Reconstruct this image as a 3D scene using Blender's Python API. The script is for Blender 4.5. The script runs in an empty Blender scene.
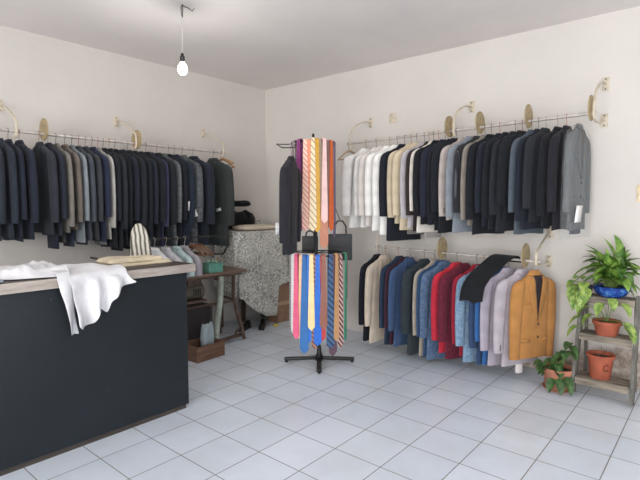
import bpy, bmesh, math, random
from mathutils import Vector, Matrix, noise
PI = math.pi
random.seed(7)
scene = bpy.context.scene
COL = scene.collection

# ------------------------------------------------------------------ camera
F_PX, YAW, PITCH, ROLL = 482.6, .7083, .0713, .0006
CAM = Vector((-4.617, -4.942, 1.5))
FW = Vector((math.cos(YAW)*math.cos(PITCH), math.sin(YAW)*math.cos(PITCH), -math.sin(PITCH)))
RT = Vector((math.sin(YAW), -math.cos(YAW), 0))
UP = RT.cross(FW)
RT, UP = (math.cos(ROLL)*RT + math.sin(ROLL)*UP), (-math.sin(ROLL)*RT + math.cos(ROLL)*UP)
cd = bpy.data.cameras.new('camera'); cam = bpy.data.objects.new('camera', cd); COL.objects.link(cam)
cd.sensor_width = 36; cd.lens = F_PX/640*36; cd.clip_start = .05
M = Matrix((RT, UP, -FW)).transposed().to_4x4(); M.translation = CAM
cam.matrix_world = M
scene.camera = cam
def at(x, y, ax, v):
    """the point of the plane axis=v that is seen at pixel x, y (used to measure the room)"""
    d = FW*F_PX + RT*(x-320) - UP*(y-240)
    return CAM + d*((v-CAM[ax])/d[ax])

# ------------------------------------------------------------------ materials
def lin(c):
    return tuple(((v/255)/12.92 if v/255 <= .04045 else ((v/255+.055)/1.055)**2.4) for v in c) + (1,)
MATS = {}
def newmat(name, col, rough=.6, metal=0, spec=.5):
    m = bpy.data.materials.new(name); m.use_nodes = True
    b = m.node_tree.nodes['Principled BSDF']
    b.inputs['Base Color'].default_value = lin(col); b.inputs['Roughness'].default_value = rough
    b.inputs['Metallic'].default_value = metal; b.inputs['Specular IOR Level'].default_value = spec
    return m, m.node_tree.nodes, m.node_tree.links, b
def coords(N, L, scale=(1, 1, 1), rot=(0, 0, 0), loc=(0, 0, 0)):
    t = N.new('ShaderNodeTexCoord'); mp = N.new('ShaderNodeMapping')
    mp.inputs['Scale'].default_value = scale; mp.inputs['Rotation'].default_value = rot; mp.inputs['Location'].default_value = loc
    L.new(t.outputs['Object'], mp.inputs['Vector']); return mp.outputs['Vector']
def noise_node(N, L, vec, scale, detail=3, rough=.5):
    n = N.new('ShaderNodeTexNoise'); n.inputs['Scale'].default_value = scale; n.inputs['Detail'].default_value = detail
    n.inputs['Roughness'].default_value = rough; L.new(vec, n.inputs['Vector']); return n.outputs['Fac']
def ramp(N, L, fac, stops):
    r = N.new('ShaderNodeValToRGB'); e = r.color_ramp.elements
    while len(e) < len(stops): e.new(.5)
    for i, (p, c) in enumerate(stops): e[i].position = p; e[i].color = c
    L.new(fac, r.inputs['Fac']); return r.outputs['Color']
def bump(N, L, b, h, s, d=.002):
    n = N.new('ShaderNodeBump'); n.inputs['Strength'].default_value = s; n.inputs['Distance'].default_value = d
    L.new(h, n.inputs['Height']); L.new(n.outputs['Normal'], b.inputs['Normal'])
def mul(c, k): return tuple(min(255, v*k) for v in c)
def plain(name, col, rough=.5, metal=0, var=.08, scale=20, bmp=.15, spec=.5, dist=.002):
    if name in MATS: return MATS[name]
    m, N, L, b = newmat(name, col, rough, metal, spec)
    f = noise_node(N, L, coords(N, L), scale, 4)
    L.new(ramp(N, L, f, [(.3, lin(mul(col, 1-var))), (.7, lin(mul(col, 1+var)))]), b.inputs['Base Color'])
    if bmp: bump(N, L, b, f, bmp, dist)
    MATS[name] = m; return m
def fabric(col, kind='plain', col2=None):
    key = ('fabric', col, kind, col2)
    if key in MATS: return MATS[key]
    if max(col) < 90: col = tuple(int(c*.97) for c in col)
    m, N, L, b = newmat('fabric_%d_%d_%d_%s' % (*col, kind), col, .92, 0, .2)
    b.inputs['Sheen Weight'].default_value = .08; b.inputs['Sheen Roughness'].default_value = .5
    v = coords(N, L)
    big = noise_node(N, L, v, 9, 3)
    fine = noise_node(N, L, v, 420, 2)
    c2 = col2 or mul(col, .86)
    if kind == 'blotch':
        f = noise_node(N, L, v, 38, 5, .7)
        c = ramp(N, L, f, [(.38, lin(c2)), (.6, lin(col))])
    elif kind == 'pin':
        w = N.new('ShaderNodeTexWave'); w.bands_direction = 'DIAGONAL'; w.inputs['Scale'].default_value = 60
        L.new(coords(N, L, (1, 1, 0)), w.inputs['Vector'])
        c = ramp(N, L, w.outputs['Fac'], [(.85, lin(col)), (.97, lin(c2))])
    else:
        c = ramp(N, L, big, [(.3, lin(mul(col, .93))), (.7, lin(mul(col, 1.05)))])
    L.new(c, b.inputs['Base Color'])
    bump(N, L, b, fine, .25, .0015)
    MATS[key] = m; return m
def tie_mat(col, stripes=None, period=.03, duty=.5, slope=1.0, dots=None):
    key = ('tie', col, stripes, period, duty, slope, dots)
    if key in MATS: return MATS[key]
    m, N, L, b = newmat('silk_%d_%d_%d' % col, col, .45, 0, .4)
    b.inputs['Sheen Weight'].default_value = .2
    v = coords(N, L)
    if stripes:
        s = N.new('ShaderNodeSeparateXYZ'); L.new(v, s.inputs[0])
        a = N.new('ShaderNodeMath'); a.operation = 'MULTIPLY_ADD'; L.new(s.outputs['X'], a.inputs[0]); a.inputs[1].default_value = slope; L.new(s.outputs['Z'], a.inputs[2])
        d = N.new('ShaderNodeMath'); d.operation = 'DIVIDE'; L.new(a.outputs[0], d.inputs[0]); d.inputs[1].default_value = period
        f = N.new('ShaderNodeMath'); f.operation = 'FRACT'; L.new(d.outputs[0], f.inputs[0])
        r = ramp(N, L, f.outputs[0], [(0, lin(col)), (duty, lin(stripes))])
        r.node.color_ramp.interpolation = 'CONSTANT'
        L.new(r, b.inputs['Base Color'])
    elif dots:
        vo = N.new('ShaderNodeTexVoronoi'); vo.inputs['Scale'].default_value = 70; vo.inputs['Randomness'].default_value = .1; L.new(v, vo.inputs['Vector'])
        r = ramp(N, L, vo.outputs['Distance'], [(.3, lin(dots)), (.42, lin(col))]); L.new(r, b.inputs['Base Color'])
    else:
        f = noise_node(N, L, v, 22, 2)
        L.new(ramp(N, L, f, [(.3, lin(mul(col, .96))), (.7, lin(mul(col, 1.03)))]), b.inputs['Base Color'])
    MATS[key] = m; return m
def wood(name, col, col2, rough=.6, axis=0, sc=6, stretch=14, bmp=.3):
    if name in MATS: return MATS[name]
    m, N, L, b = newmat(name, col, rough)
    s = [sc*stretch/4]*3; s[axis] = sc/3
    f = noise_node(N, L, coords(N, L, tuple(s)), 1.5, 6, .65)
    L.new(ramp(N, L, f, [(.3, lin(col2)), (.65, lin(col))]), b.inputs['Base Color']); bump(N, L, b, f, bmp, .003)
    MATS[name] = m; return m
def wall_mat(name, col, patch=False):
    m, N, L, b = newmat(name, col, .8, 0, .3)
    v = coords(N, L)
    f = noise_node(N, L, v, 1.3, 5, .6)
    c = ramp(N, L, f, [(.3, lin(mul(col, .965))), (.7, lin(col))])
    bm = noise_node(N, L, v, 14, 6, .6)
    if patch:
        # peeled plaster over stone, low down at the end of the wall
        g = bpy.data.materials  # noqa
        s = N.new('ShaderNodeSeparateXYZ'); L.new(v, s.inputs[0])
        def rng(sock, a, bb):
            r = N.new('ShaderNodeMapRange'); r.inputs['From Min'].default_value = a; r.inputs['From Max'].default_value = bb; L.new(sock, r.inputs['Value']); return r.outputs[0]
        def mth(op, a, bb):
            n = N.new('ShaderNodeMath'); n.operation = op
            for i, q in enumerate((a, bb)):
                if isinstance(q, (int, float)): n.inputs[i].default_value = q
                else: L.new(q, n.inputs[i])
            return n.outputs[0]
        low = rng(s.outputs['Z'], .62, .0); far = rng(s.outputs['Y'], -3.3, -4.2)
        nz = noise_node(N, L, v, 4.5, 6, .65)
        k = mth('ADD', mth('MULTIPLY', mth('MULTIPLY', low, far), .85), mth('MULTIPLY', nz, .55))
        low2 = mth('MULTIPLY', rng(s.outputs['Z'], .12, .0), .28)
        k = mth('ADD', k, low2)
        mask = ramp(N, L, k, [(.62, (0, 0, 0, 1)), (.70, (1, 1, 1, 1))])
        st = ramp(N, L, noise_node(N, L, v, 11, 8, .75), [(.3, lin((104, 92, 82))), (.5, lin((164, 150, 138))), (.68, lin((216, 209, 201)))])
        mx = N.new('ShaderNodeMix'); mx.data_type = 'RGBA'; L.new(mask, mx.inputs[0]); L.new(c, mx.inputs[6]); L.new(st, mx.inputs[7]); c = mx.outputs[2]
        bm = mth('ADD', bm, mth('MULTIPLY', mask, mth('MULTIPLY', noise_node(N, L, v, 16, 5), -3)))
    L.new(c, b.inputs['Base Color']); bump(N, L, b, bm, .35, .006)
    return m
def tile_mat():
    m, N, L, b = newmat('floor_tiles', (222, 224, 226), .3)
    s_ = .3304
    t = N.new('ShaderNodeTexCoord'); mp = N.new('ShaderNodeMapping'); mp.vector_type = 'TEXTURE'
    mp.inputs['Location'].default_value = (-3.030, -2.481, 0); mp.inputs['Rotation'].default_value = (0, 0, .0094); mp.inputs['Scale'].default_value = (s_, s_, 1)
    L.new(t.outputs['Object'], mp.inputs['Vector'])
    sp = N.new('ShaderNodeSeparateXYZ'); L.new(mp.outputs[0], sp.inputs[0])
    def mth(op, a, bb=None):
        n = N.new('ShaderNodeMath'); n.operation = op
        for i, q in enumerate((a, bb)):
            if q is None: continue
            if isinstance(q, (int, float)): n.inputs[i].default_value = q
            else: L.new(q, n.inputs[i])
        return n.outputs[0]
    def edge(q):
        f = mth('FRACT', q); return mth('MINIMUM', f, mth('SUBTRACT', 1, f))
    e = mth('MINIMUM', edge(sp.outputs['X']), edge(sp.outputs['Y']))
    g = mth('LESS_THAN', e, .0085)
    fx, fy = mth('FLOOR', sp.outputs['X']), mth('FLOOR', sp.outputs['Y'])
    cb = N.new('ShaderNodeCombineXYZ'); L.new(fx, cb.inputs[0]); L.new(fy, cb.inputs[1])
    wn = N.new('ShaderNodeTexWhiteNoise'); L.new(cb.outputs[0], wn.inputs['Vector'])
    c = ramp(N, L, wn.outputs['Value'], [(0, lin((216, 226, 239))), (1, lin((224, 233, 245)))])
    dirt = ramp(N, L, noise_node(N, L, t.outputs['Object'], 2.2, 5, .6), [(.3, lin((244, 243, 241))), (.6, (1, 1, 1, 1))])
    mm = N.new('ShaderNodeMix'); mm.data_type = 'RGBA'; mm.blend_type = 'MULTIPLY'; mm.inputs[0].default_value = 1; L.new(c, mm.inputs[6]); L.new(dirt, mm.inputs[7])
    mx = N.new('ShaderNodeMix'); mx.data_type = 'RGBA'; L.new(g, mx.inputs[0]); L.new(mm.outputs[2], mx.inputs[6]); mx.inputs[7].default_value = lin((120, 119, 118))
    L.new(mx.outputs[2], b.inputs['Base Color'])
    r = mth('MULTIPLY_ADD', g, .4); r.node.inputs[2].default_value = .27; L.new(r, b.inputs['Roughness'])
    bump(N, L, b, mth('MULTIPLY', g, -1), .4, .002)
    return m

# ------------------------------------------------------------------ mesh builder
class MB:
    def __init__(s): s.v = []; s.f = []
    def grid(s, rows, cu=False, cv=False):
        b = len(s.v); nr = len(rows); nc = len(rows[0])
        for r in rows: s.v += [tuple(p) for p in r]
        for i in range(nr if cv else nr-1):
            for j in range(nc if cu else nc-1):
                i2, j2 = (i+1) % nr, (j+1) % nc
                s.f.append((b+i*nc+j, b+i*nc+j2, b+i2*nc+j2, b+i2*nc+j))
        return s
    def cap(s, ring):
        b = len(s.v); s.v += [tuple(p) for p in ring]; s.f.append(tuple(range(b, b+len(ring)))); return s
    def box(s, c, d, rot=None):
        b = len(s.v); c = Vector(c)
        for x in (-.5, .5):
            for y in (-.5, .5):
                for z in (-.5, .5):
                    p = Vector((x*d[0], y*d[1], z*d[2]))
                    s.v.append(tuple(c + (rot @ p if rot else p)))
        for q in ((0, 1, 3, 2), (4, 6, 7, 5), (0, 4, 5, 1), (2, 3, 7, 6), (0, 2, 6, 4), (1, 5, 7, 3)): s.f.append(tuple(b+i for i in q))
        return s
    def beam(s, a, b, w, h, up=(0, 0, 1)):
        """a bar of section w x h from a to b"""
        a, b = Vector(a), Vector(b); d = b-a; z = d.normalized(); x = Vector(up).cross(z)
        if x.length < 1e-4: x = Vector((1, 0, 0)).cross(z)
        x.normalize(); y = z.cross(x)
        return s.box((a+b)/2, (w, h, d.length), Matrix((x, y, z)).transposed())
    def tube(s, path, r, n=8, caps=True, closed=False, flat=1.0, flatdir=None):
        path = [Vector(p) for p in path]; k = len(path)
        rr = r if isinstance(r, (list, tuple)) else [r]*k
        rows = []; px = None
        for i in range(k):
            if closed: t = path[(i+1) % k]-path[i-1]
            else: t = path[min(i+1, k-1)]-path[max(i-1, 0)]
            t.normalize()
            x = px if px else (Vector(flatdir) if flatdir else (Vector((0, 0, 1)) if abs(t.z) < .9 else Vector((1, 0, 0))))
            x = x - t*x.dot(t); x.normalize(); y = t.cross(x); px = x
            rows.append([path[i]+(x*math.cos(2*PI*j/n)*flat+y*math.sin(2*PI*j/n))*rr[i] for j in range(n)])
        s.grid(rows, cu=True, cv=closed)
        if caps and not closed: s.cap(rows[0]); s.cap(rows[-1])
        return s
    def lathe(s, prof, n=24, c=(0, 0, 0), squash=(1, 1)):
        c = Vector(c)
        rows = [[c+Vector((r*math.cos(2*PI*j/n)*squash[0], r*math.sin(2*PI*j/n)*squash[1], z)) for j in range(n)] for r, z in prof]
        return s.grid(rows, cu=True)
    def build(s, name, mat, parent=None, bevel=0, smooth=True, solid=0, sub=0, ang=40):
        me = bpy.data.meshes.new(name); me.from_pydata(s.v, [], s.f)
        bm = bmesh.new(); bm.from_mesh(me)
        bmesh.ops.remove_doubles(bm, verts=bm.verts, dist=1e-5)
        if bevel: bmesh.ops.bevel(bm, geom=bm.edges[:]+bm.verts[:], offset=bevel, segments=2, profile=.6, affect='EDGES')
        bmesh.ops.recalc_face_normals(bm, faces=bm.faces); bm.to_mesh(me); bm.free()
        if smooth:
            for p in me.polygons: p.use_smooth = True
            me.set_sharp_from_angle(angle=math.radians(ang))
        me.materials.append(mat)
        o = bpy.data.objects.new(name, me); COL.objects.link(o)
        if parent: o.parent = parent
        if solid:
            q = o.modifiers.new('thickness', 'SOLIDIFY'); q.thickness = solid; q.offset = 0
        if sub:
            q = o.modifiers.new('smooth', 'SUBSURF'); q.levels = sub; q.render_levels = sub
        return o
def tag(o, label, cat, group=None, kind=None):
    o['label'] = label; o['category'] = cat
    if group: o['group'] = group
    if kind: o['kind'] = kind
    return o
def thing(name, label, cat, loc=(0, 0, 0), rz=0, group=None, rot=None):
    o = bpy.data.objects.new(name, None); COL.objects.link(o); o.location = loc
    o.rotation_euler = rot if rot else (0, 0, rz); o.empty_display_size = .1
    return tag(o, label, cat, group)
def struct(name, mb, mat, **k):
    o = mb.build(name, mat, smooth=False, **k); o['kind'] = 'structure'; return o
def lerp(tab, x):
    if x <= tab[0][0]: return tab[0][1]
    for (a, p), (b, q) in zip(tab, tab[1:]):
        if x <= b: return p+(q-p)*(x-a)/(b-a)
    return tab[-1][1]
def nz(*p): return noise.noise(Vector(p))
ORD = ['', 'first', 'second', 'third', 'fourth', 'fifth', 'sixth', 'seventh', 'eighth', 'ninth', 'tenth', 'eleventh', 'twelfth', 'thirteenth', 'fourteenth', 'fifteenth', 'sixteenth', 'seventeenth', 'eighteenth', 'nineteenth', 'twentieth',
       'twenty-first', 'twenty-second', 'twenty-third', 'twenty-fourth', 'twenty-fifth', 'twenty-sixth', 'twenty-seventh', 'twenty-eighth', 'twenty-ninth', 'thirtieth', 'thirty-first', 'thirty-second', 'thirty-third', 'thirty-fourth']

# ------------------------------------------------------------------ room
H = 3.07; X0, Y0 = -8.8, -8.4; TH = .2
WALL = (211, 205, 199)
m_wall = wall_mat('left_wall_plaster', WALL); m_wallr = wall_mat('right_wall_plaster', (219, 213, 207), True)
m_ceil = wall_mat('ceiling_plaster', (236, 229, 225))
struct('floor', MB().box(((X0)/2, Y0/2, -.05), (-X0+2*TH, -Y0+2*TH, .1)), tile_mat())
struct('ceiling', MB().box((X0/2, Y0/2, H+.05), (-X0+2*TH, -Y0+2*TH, .1)), m_ceil)
struct('wall_left', MB().box((X0/2, TH/2, H/2), (-X0, TH, H)), m_wall)
struct('wall_right', MB().box((TH/2, Y0/2, H/2), (TH, -Y0, H)), m_wallr)
# shopfront sides, behind the camera: openings to the street
w = MB(); OY0, OY1, OH = -7.6, -3.3, 2.75
w.box((X0-TH/2, (OY1+0)/2, H/2), (TH, -OY1, H)); w.box((X0-TH/2, (Y0+OY0)/2, H/2), (TH, OY0-Y0, H)); w.box((X0-TH/2, (OY0+OY1)/2, (OH+H)/2), (TH, OY1-OY0, H-OH))
struct('wall_front', w, m_wall)
w = MB(); OX0, OX1 = -6.3, -3.2
w.box(((X0+OX0)/2, Y0-TH/2, H/2), (OX0-X0, TH, H)); w.box((OX1/2, Y0-TH/2, H/2), (-OX1, TH, H)); w.box(((OX0+OX1)/2, Y0-TH/2, (OH+H)/2), (OX1-OX0, TH, H-OH))
struct('wall_back', w, m_wall)

# ------------------------------------------------------------------ garments
class Rail:
    def __init__(s, pos, U, W, phi, seed): s.pos = pos; s.U = Vector(U); s.W = Vector(W); s.phi = phi; s.seed = seed
    def place(s, q, u, w, z):
        """local u (out from the wall), w (along the rail), z (down from the rail) -> offset from the hook"""
        d = -z
        k = min(1, max(0, (d-.04)/.16)); k = k*k*(3-2*k)
        ph = s.phi(q)
        kk = min(1, max(0, (d-.03)/.05))
        sh = kk*u*math.tan(ph) + k*(.010*math.sin(5*u+2.0*q+s.seed) + .012*d*math.sin(3.1*q+s.seed*2+2*u))
        return s.U*(u*math.cos(ph)) + s.W*(w+sh) + Vector((0, 0, z))
A_TAB = [(.088, .050), (.10, .064), (.112, .090), (.128, .128), (.148, .165), (.175, .190), (.21, .203), (.30, .200), (.50, .184), (.70, .192), (.90, .203), (1.3, .21)]
B_TAB = [(.088, .42), (.10, .56), (.112, .68), (.128, .78), (.148, .86), (.175, .92), (.21, .96), (.30, .98), (.50, .98), (.70, 1), (1.3, 1)]
def ring(u0, a, b, z, n, seed, p=2.5, amp=.22, freq=9):
    out = []
    for j in range(n):
        th = 2*PI*j/n; c, s_ = math.cos(th), math.sin(th)
        u = a*math.copysign(abs(c)**(2/p), c); w = b*math.copysign(abs(s_)**(2/p), s_)
        f = 1-amp*(.5+.5*max(-1, min(1, 1.6*nz(u*freq+seed, z*2.2, seed*1.7+(3 if w > 0 else 0)))))
        out.append((u0+u, w*f, z))
    return out
HG_METAL = plain('hanger_wire', (70, 68, 66), .35, .8, bmp=0)
HG_BROWN = wood('hanger_wood', (176, 138, 96), (140, 104, 70), .5)
HOOKC = [(60, 58, 58), (190, 186, 180), (150, 60, 55), (60, 58, 58), (120, 120, 120)]
def hook_path(top_r=.0185, stem=-.125):
    p = [(0, 0, stem), (0, 0, -.06), (.004, 0, -.035)]
    for k in range(9):
        a = math.radians(-50+k*27); p.append((top_r*math.cos(a), 0, top_r*math.sin(a)))
    return p
def add_hanger(rail, q, label, group, hookcol=0):
    P = rail.pos(q)
    t = thing('coat_hanger', label, 'hanger', P, 0, group)
    g = lambda pts: [rail.place(q, *p) for p in pts]
    MB().tube(g(hook_path()), .0019, 6).build('hook', plain('hook_%d' % hookcol, HOOKC[hookcol], .4, .3, bmp=0), t)
    MB().tube(g([(-.092, 0, -.166), (-.06, 0, -.150), (-.03, 0, -.138), (0, 0, -.130), (.03, 0, -.138), (.06, 0, -.150), (.092, 0, -.166)]), .0036, 6).build('shoulder_bar', HG_BROWN, t)
    return t
def garment(rail, q, T, mat, label, cat='jacket', name='suit_jacket', group=None, length=.86, sleeve=.62, u0=0, sc=1.0, seed=0, lapel=True,
            trousers=None, buttons=False, tagat=None, front=False, lapmat=None, slw=1.0, plain_front=False, cuff=None, nohem=False):
    P = rail.pos(q); t = thing(name, label, cat, P, 0, group)
    T = max(.011, T); Tb = T-.004
    n = 22
    def G(pts): return [rail.place(q, *p) for p in pts]
    zs = [.088, .094, .10, .106, .112, .12, .128, .138, .148, .16, .175, .19, .21, .25, .30, .36, .43, .50, .57, .64, .71, .78]
    end = .095+length
    zs = [z for z in zs if z < end-.03]+[end-.03, end]
    rows = []
    for z in zs:
        hem = 0
        r = ring(u0, lerp(A_TAB, z)*sc, Tb*lerp(B_TAB, z), -z, n, seed, amp=.30 if z > .2 else .1)
        if z == end: r = [(u, w, zz-.012*nz(u*6, seed, w*30)-.006*abs(u)/.2) for u, w, zz in r]
        rows.append(G(r))
    if not nohem:
        rows.append(G(ring(u0, lerp(A_TAB, end)*sc*.95, Tb*.72, -end+.012, n, seed, amp=.3)))
        rows.append(G(ring(u0, lerp(A_TAB, end)*sc*.92, Tb*.66, -end+.10, n, seed, amp=.3)))
    MB().grid(rows, cu=True).build('body', mat, t, ang=70)
    # sleeves
    for sg in (1, -1):
        ub = [(.150, .165), (.175, .192), (.20, .207), (.24, .219), (.32, .228), (.45, .236), (.60, .240), (.80, .236)]
        ru = [(.150, .022), (.165, .038), (.185, .050), (.22, .056), (.32, .054), (.5, .049), (.68, .043), (.8, .040)]
        rwt = [(.150, .45), (.175, .82), (.21, .95), (.3, 1), (.6, .98), (.8, .9)]
        rw = min(Tb*.97, .052*slw)
        zz = [.150, .158, .168, .18, .195, .215, .25, .30, .36, .43, .50, .57, .64, .72, .78]
        e2 = .16+sleeve+(.012 if sg < 0 else 0)
        zz = [z for z in zz if z < e2-.03]+[e2-.02, e2]
        sr = []
        off = (Tb-rw)*.6
        for z in zz:
            c = u0+sg*lerp(ub, z)*sc
            sr.append(G([(u, w+off*lerp([(.15, 0), (.6, 1)], z), q2) for u, w, q2 in ring(c, lerp(ru, z)*slw, rw*lerp(rwt, z), -z, 14, seed+5*sg, 2.2, .2, 7)]))
        c = u0+sg*lerp(ub, e2)*sc
        sr.append(G([(u, w+off, q2) for u, w, q2 in ring(c, lerp(ru, e2)*.86*slw, rw*.72, -e2+.004, 14, seed+5*sg, 2.2, .2, 7)]))
        sr.append(G([(u, w+off, q2) for u, w, q2 in ring(c, lerp(ru, e2)*.8*slw, rw*.66, -e2+.06, 14, seed+5*sg, 2.2, .2, 7)]))
        so = MB().grid(sr, cu=True).build('sleeve', mat, t, ang=70)
        if buttons and sg > 0:
            for k in range(3):
                zb = -(e2-.03-.018*k); cc = rail.place(q, c+lerp(ru, e2)*.35, off+rw*.90, zb)
                MB().tube([cc-rail.W*.004, cc+rail.W*.004], .006, 8).build('button', plain('dark_button', (45, 40, 38), .3), so)
        if cuff:
            cr = [G([(u, w+off, q2) for u, w, q2 in ring(c, lerp(ru, e2)*.9*slw*k1, rw*.82*k1, -z1, 14, seed, 2.2, .1)]) for z1, k1 in ((e2-.03, 1.25), (e2+.02, 1.22), (e2+.021, 1.0), (e2-.02, .95))]
            MB().grid(cr, cu=True).build('cuff', cuff, so)
    MB().tube(G([(-.012, -Tb*.2, -.098), (-.010, -Tb*.2, -.086), (.010, -Tb*.2, -.086), (.012, -Tb*.2, -.098)]), .0015, 5).build('hanging_loop', mat, t)
    # collar
    cr = [G(ring(u0, a*sc, Tb*b, -z, 18, seed, amp=0)) for a, b, z in ((.060, .40, .098), (.050, .33, .080), (.052, .36, .074), (.058, .44, .075), (.072, .56, .094), (.088, .64, .110), (.083, .58, .113))]
    MB().grid(cr, cu=True).build('collar', lapmat or mat, t, ang=70)
    # what lies on the front: lapels, buttons, pockets
    def fw(u, z):
        a = lerp(A_TAB, z)*sc; b = Tb*lerp(B_TAB, z)
        k = min(.98, abs(u/a)); am = .30 if z > .2 else .1
        f = 1-am*(.5+.5*max(-1, min(1, 1.6*nz(u*9+seed, -z*2.2, seed*1.7+3))))
        return b*(1-k**2.5)**(1/2.5)*f
    def patch(rows, offs, nm, m_, par=t):
        g = [[rail.place(q, u0+u, fw(u, z)+offs, -z) for u, z in r] for r in rows]
        return MB().grid(g).build(nm, m_, par, solid=.0025)
    if lapel:
        bot = .50
        if front:
            patch([[((2*i/6-1)*(.040*(1-k/8)+.004), .115+(bot-.115)*k/8) for i in range(7)] for k in range(9)], .002, 'lining', plain('dark_lining', (44, 36, 40), .5))
        for sg in (1, -1):
            rws = []
            for k in range(11):
                s_ = k/10; z = .112+(bot-.112)*s_
                ui = .048*(1-s_)+.002; uo = lerp([(0, .072), (.22, .098), (.3, .100), (.34, .086), (.42, .090), (.7, .066), (1, .010)], s_)
                rws.append([(sg*(ui+(uo-ui)*i/4), z) for i in range(5)])
            patch(rws, .005, 'lapel', lapmat or mat)
        if front:
            for k in range(2):
                zb = .53+.11*k; cc = rail.place(q, u0-.008, fw(0, zb)+.004, -zb)
                MB().tube([cc-rail.W*.003, cc+rail.W*.005], .0095, 10).build('button', plain('dark_button', (45, 40, 38), .3), t)
            for sg in (1, -1):
                patch([[(sg*(.075+.10*i/4), .645+.035*k/2) for i in range(5)] for k in range(3)], .005, 'pocket_flap', mat)
            patch([[(.075+.075*i/3, .34+.02*k-.008*i/3) for i in range(4)] for k in range(2)], .004, 'breast_pocket', mat)
    elif plain_front:
        patch([[((2*i/2-1)*.014, .112+(end-.14)*k/14) for i in range(3)] for k in range(14)], .003, 'placket', mat)
    if trousers:
        col, ln = trousers[:2]; tw_ = trousers[2] if len(trousers) > 2 else .105; tm = fabric(col)
        tr = [G(ring(u0+.01, tw_, Tb*.60, -z, 14, seed+9, 3, .2)) for z in (.42, .55, .7, .85, end+ln-.02, end+ln)]
        MB().grid(tr, cu=True).cap(tr[0]).cap(tr[-1]).build('trousers', tm, t, ang=70)
    if tagat:
        for (tu, tz, tw, th_, ta) in tagat:
            c_, s_ = math.cos(ta), math.sin(ta)
            g = [[(tu+(i*c_-k*s_)*1.0, tz+(i*s_+k*c_)) for i in (-tw/2, 0, tw/2)] for k in (-th_/2, 0, th_/2)]
            gg = [[rail.place(q, u, max(fw(u-u0, z) if abs(u-u0) < .19*sc else 0, (Tb-rw)*.6+rw*.98 if abs(u-u0) > .17 else 0)+.006, -z) for u, z in r] for r in g]
            MB().grid(gg).build('paper_tag', plain('tag_paper', (240, 240, 238), .7, bmp=0), t, solid=.001)
    return t, fw

NAVY, CHAR, BLK = (38, 42, 54), (48, 52, 58), (30, 32, 38)
def seen(P):
    d = P-CAM; z = d.dot(FW); return 320+F_PX*d.dot(RT)/z, 240-F_PX*d.dot(UP)/z
def s_edge(rail, px, lo, hi, u=.275, z=-.45):
    """where on the rail a garment hangs whose outer sleeve edge is seen at px"""
    for _ in range(40):
        m_ = (lo+hi)/2
        x = seen(rail.pos(m_)+rail.place(m_, u, 0, z))[0]
        xl = seen(rail.pos(lo)+rail.place(lo, u, 0, z))[0]
        if (x < px) == (xl < px): lo = m_
        else: hi = m_
    return (lo+hi)/2
def thick(ss, i):
    g = []
    if i > 0: g.append(abs(ss[i]-ss[i-1]))
    if i < len(ss)-1: g.append(abs(ss[i]-ss[i+1]))
    return min(.056, .5*min(g)-.0022)

m_rail = plain('rail_steel', (205, 198, 190), .35, .4, bmp=0)
m_brk = plain('bracket_paint', (204, 192, 172), .45, bmp=.05)
m_disc = plain('disc_board', (166, 148, 114), .7, var=.12)
def bracket(name, label, wallpt, U, ends, plates, group, wid=.022):
    """a bent flat arm: ends is a list of (out, z) in the plane square to the wall"""
    t = thing(name, label, 'bracket', wallpt, 0, group)
    U = Vector(U); S = Vector((U.y, -U.x, 0))
    path = []
    pts = [Vector((o, z, 0)) for o, z in ends]
    for i in range(len(pts)-1):
        p0, p1, p2, p3 = pts[max(i-1, 0)], pts[i], pts[i+1], pts[min(i+2, len(pts)-1)]
        for k in range(6):
            s_ = k/6
            path.append(.5*((2*p1)+(p2-p0)*s_+(2*p0-5*p1+4*p2-p3)*s_**2+(3*p1-p0-3*p2+p3)*s_**3))
    path.append(pts[-1])
    MB().tube([U*p.x+Vector((0, 0, p.y)) for p in path], wid/2, 8, flat=.5 if False else .75).build('arm', m_brk, t)
    for z in plates:
        pl = MB().box(U*.004+Vector((0, 0, z)), (abs(U.x)*.008+abs(S.x)*.055, abs(U.y)*.008+abs(S.y)*.055, .11)).build('wall_plate', m_brk, t, bevel=.002)
        for dz in (-.04, .04):
            MB().tube([U*.006+Vector((0, 0, z+dz)), U*.013+Vector((0, 0, z+dz))], .006, 8).build('screw', HG_METAL, pl)
    return t
def disc(label, P, ax, r, group):
    o = MB(); rows = []
    for (rr, w_) in ((.0165, -.004), (.0165, .004), (r, .004), (r, -.004)):
        rows.append([(Vector((0, 0, (r*.42 if rr > .02 else 0)))+ax*w_+(ax.cross(Vector((0, 0, 1)))*math.cos(2*PI*j/28)+Vector((0, 0, 1))*math.sin(2*PI*j/28))*rr) for j in range(28)])
    o.grid(rows, cu=True, cv=True)
    b = o.build('divider_disc', m_disc); b.location = P
    return tag(b, label, 'divider', group)

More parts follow.
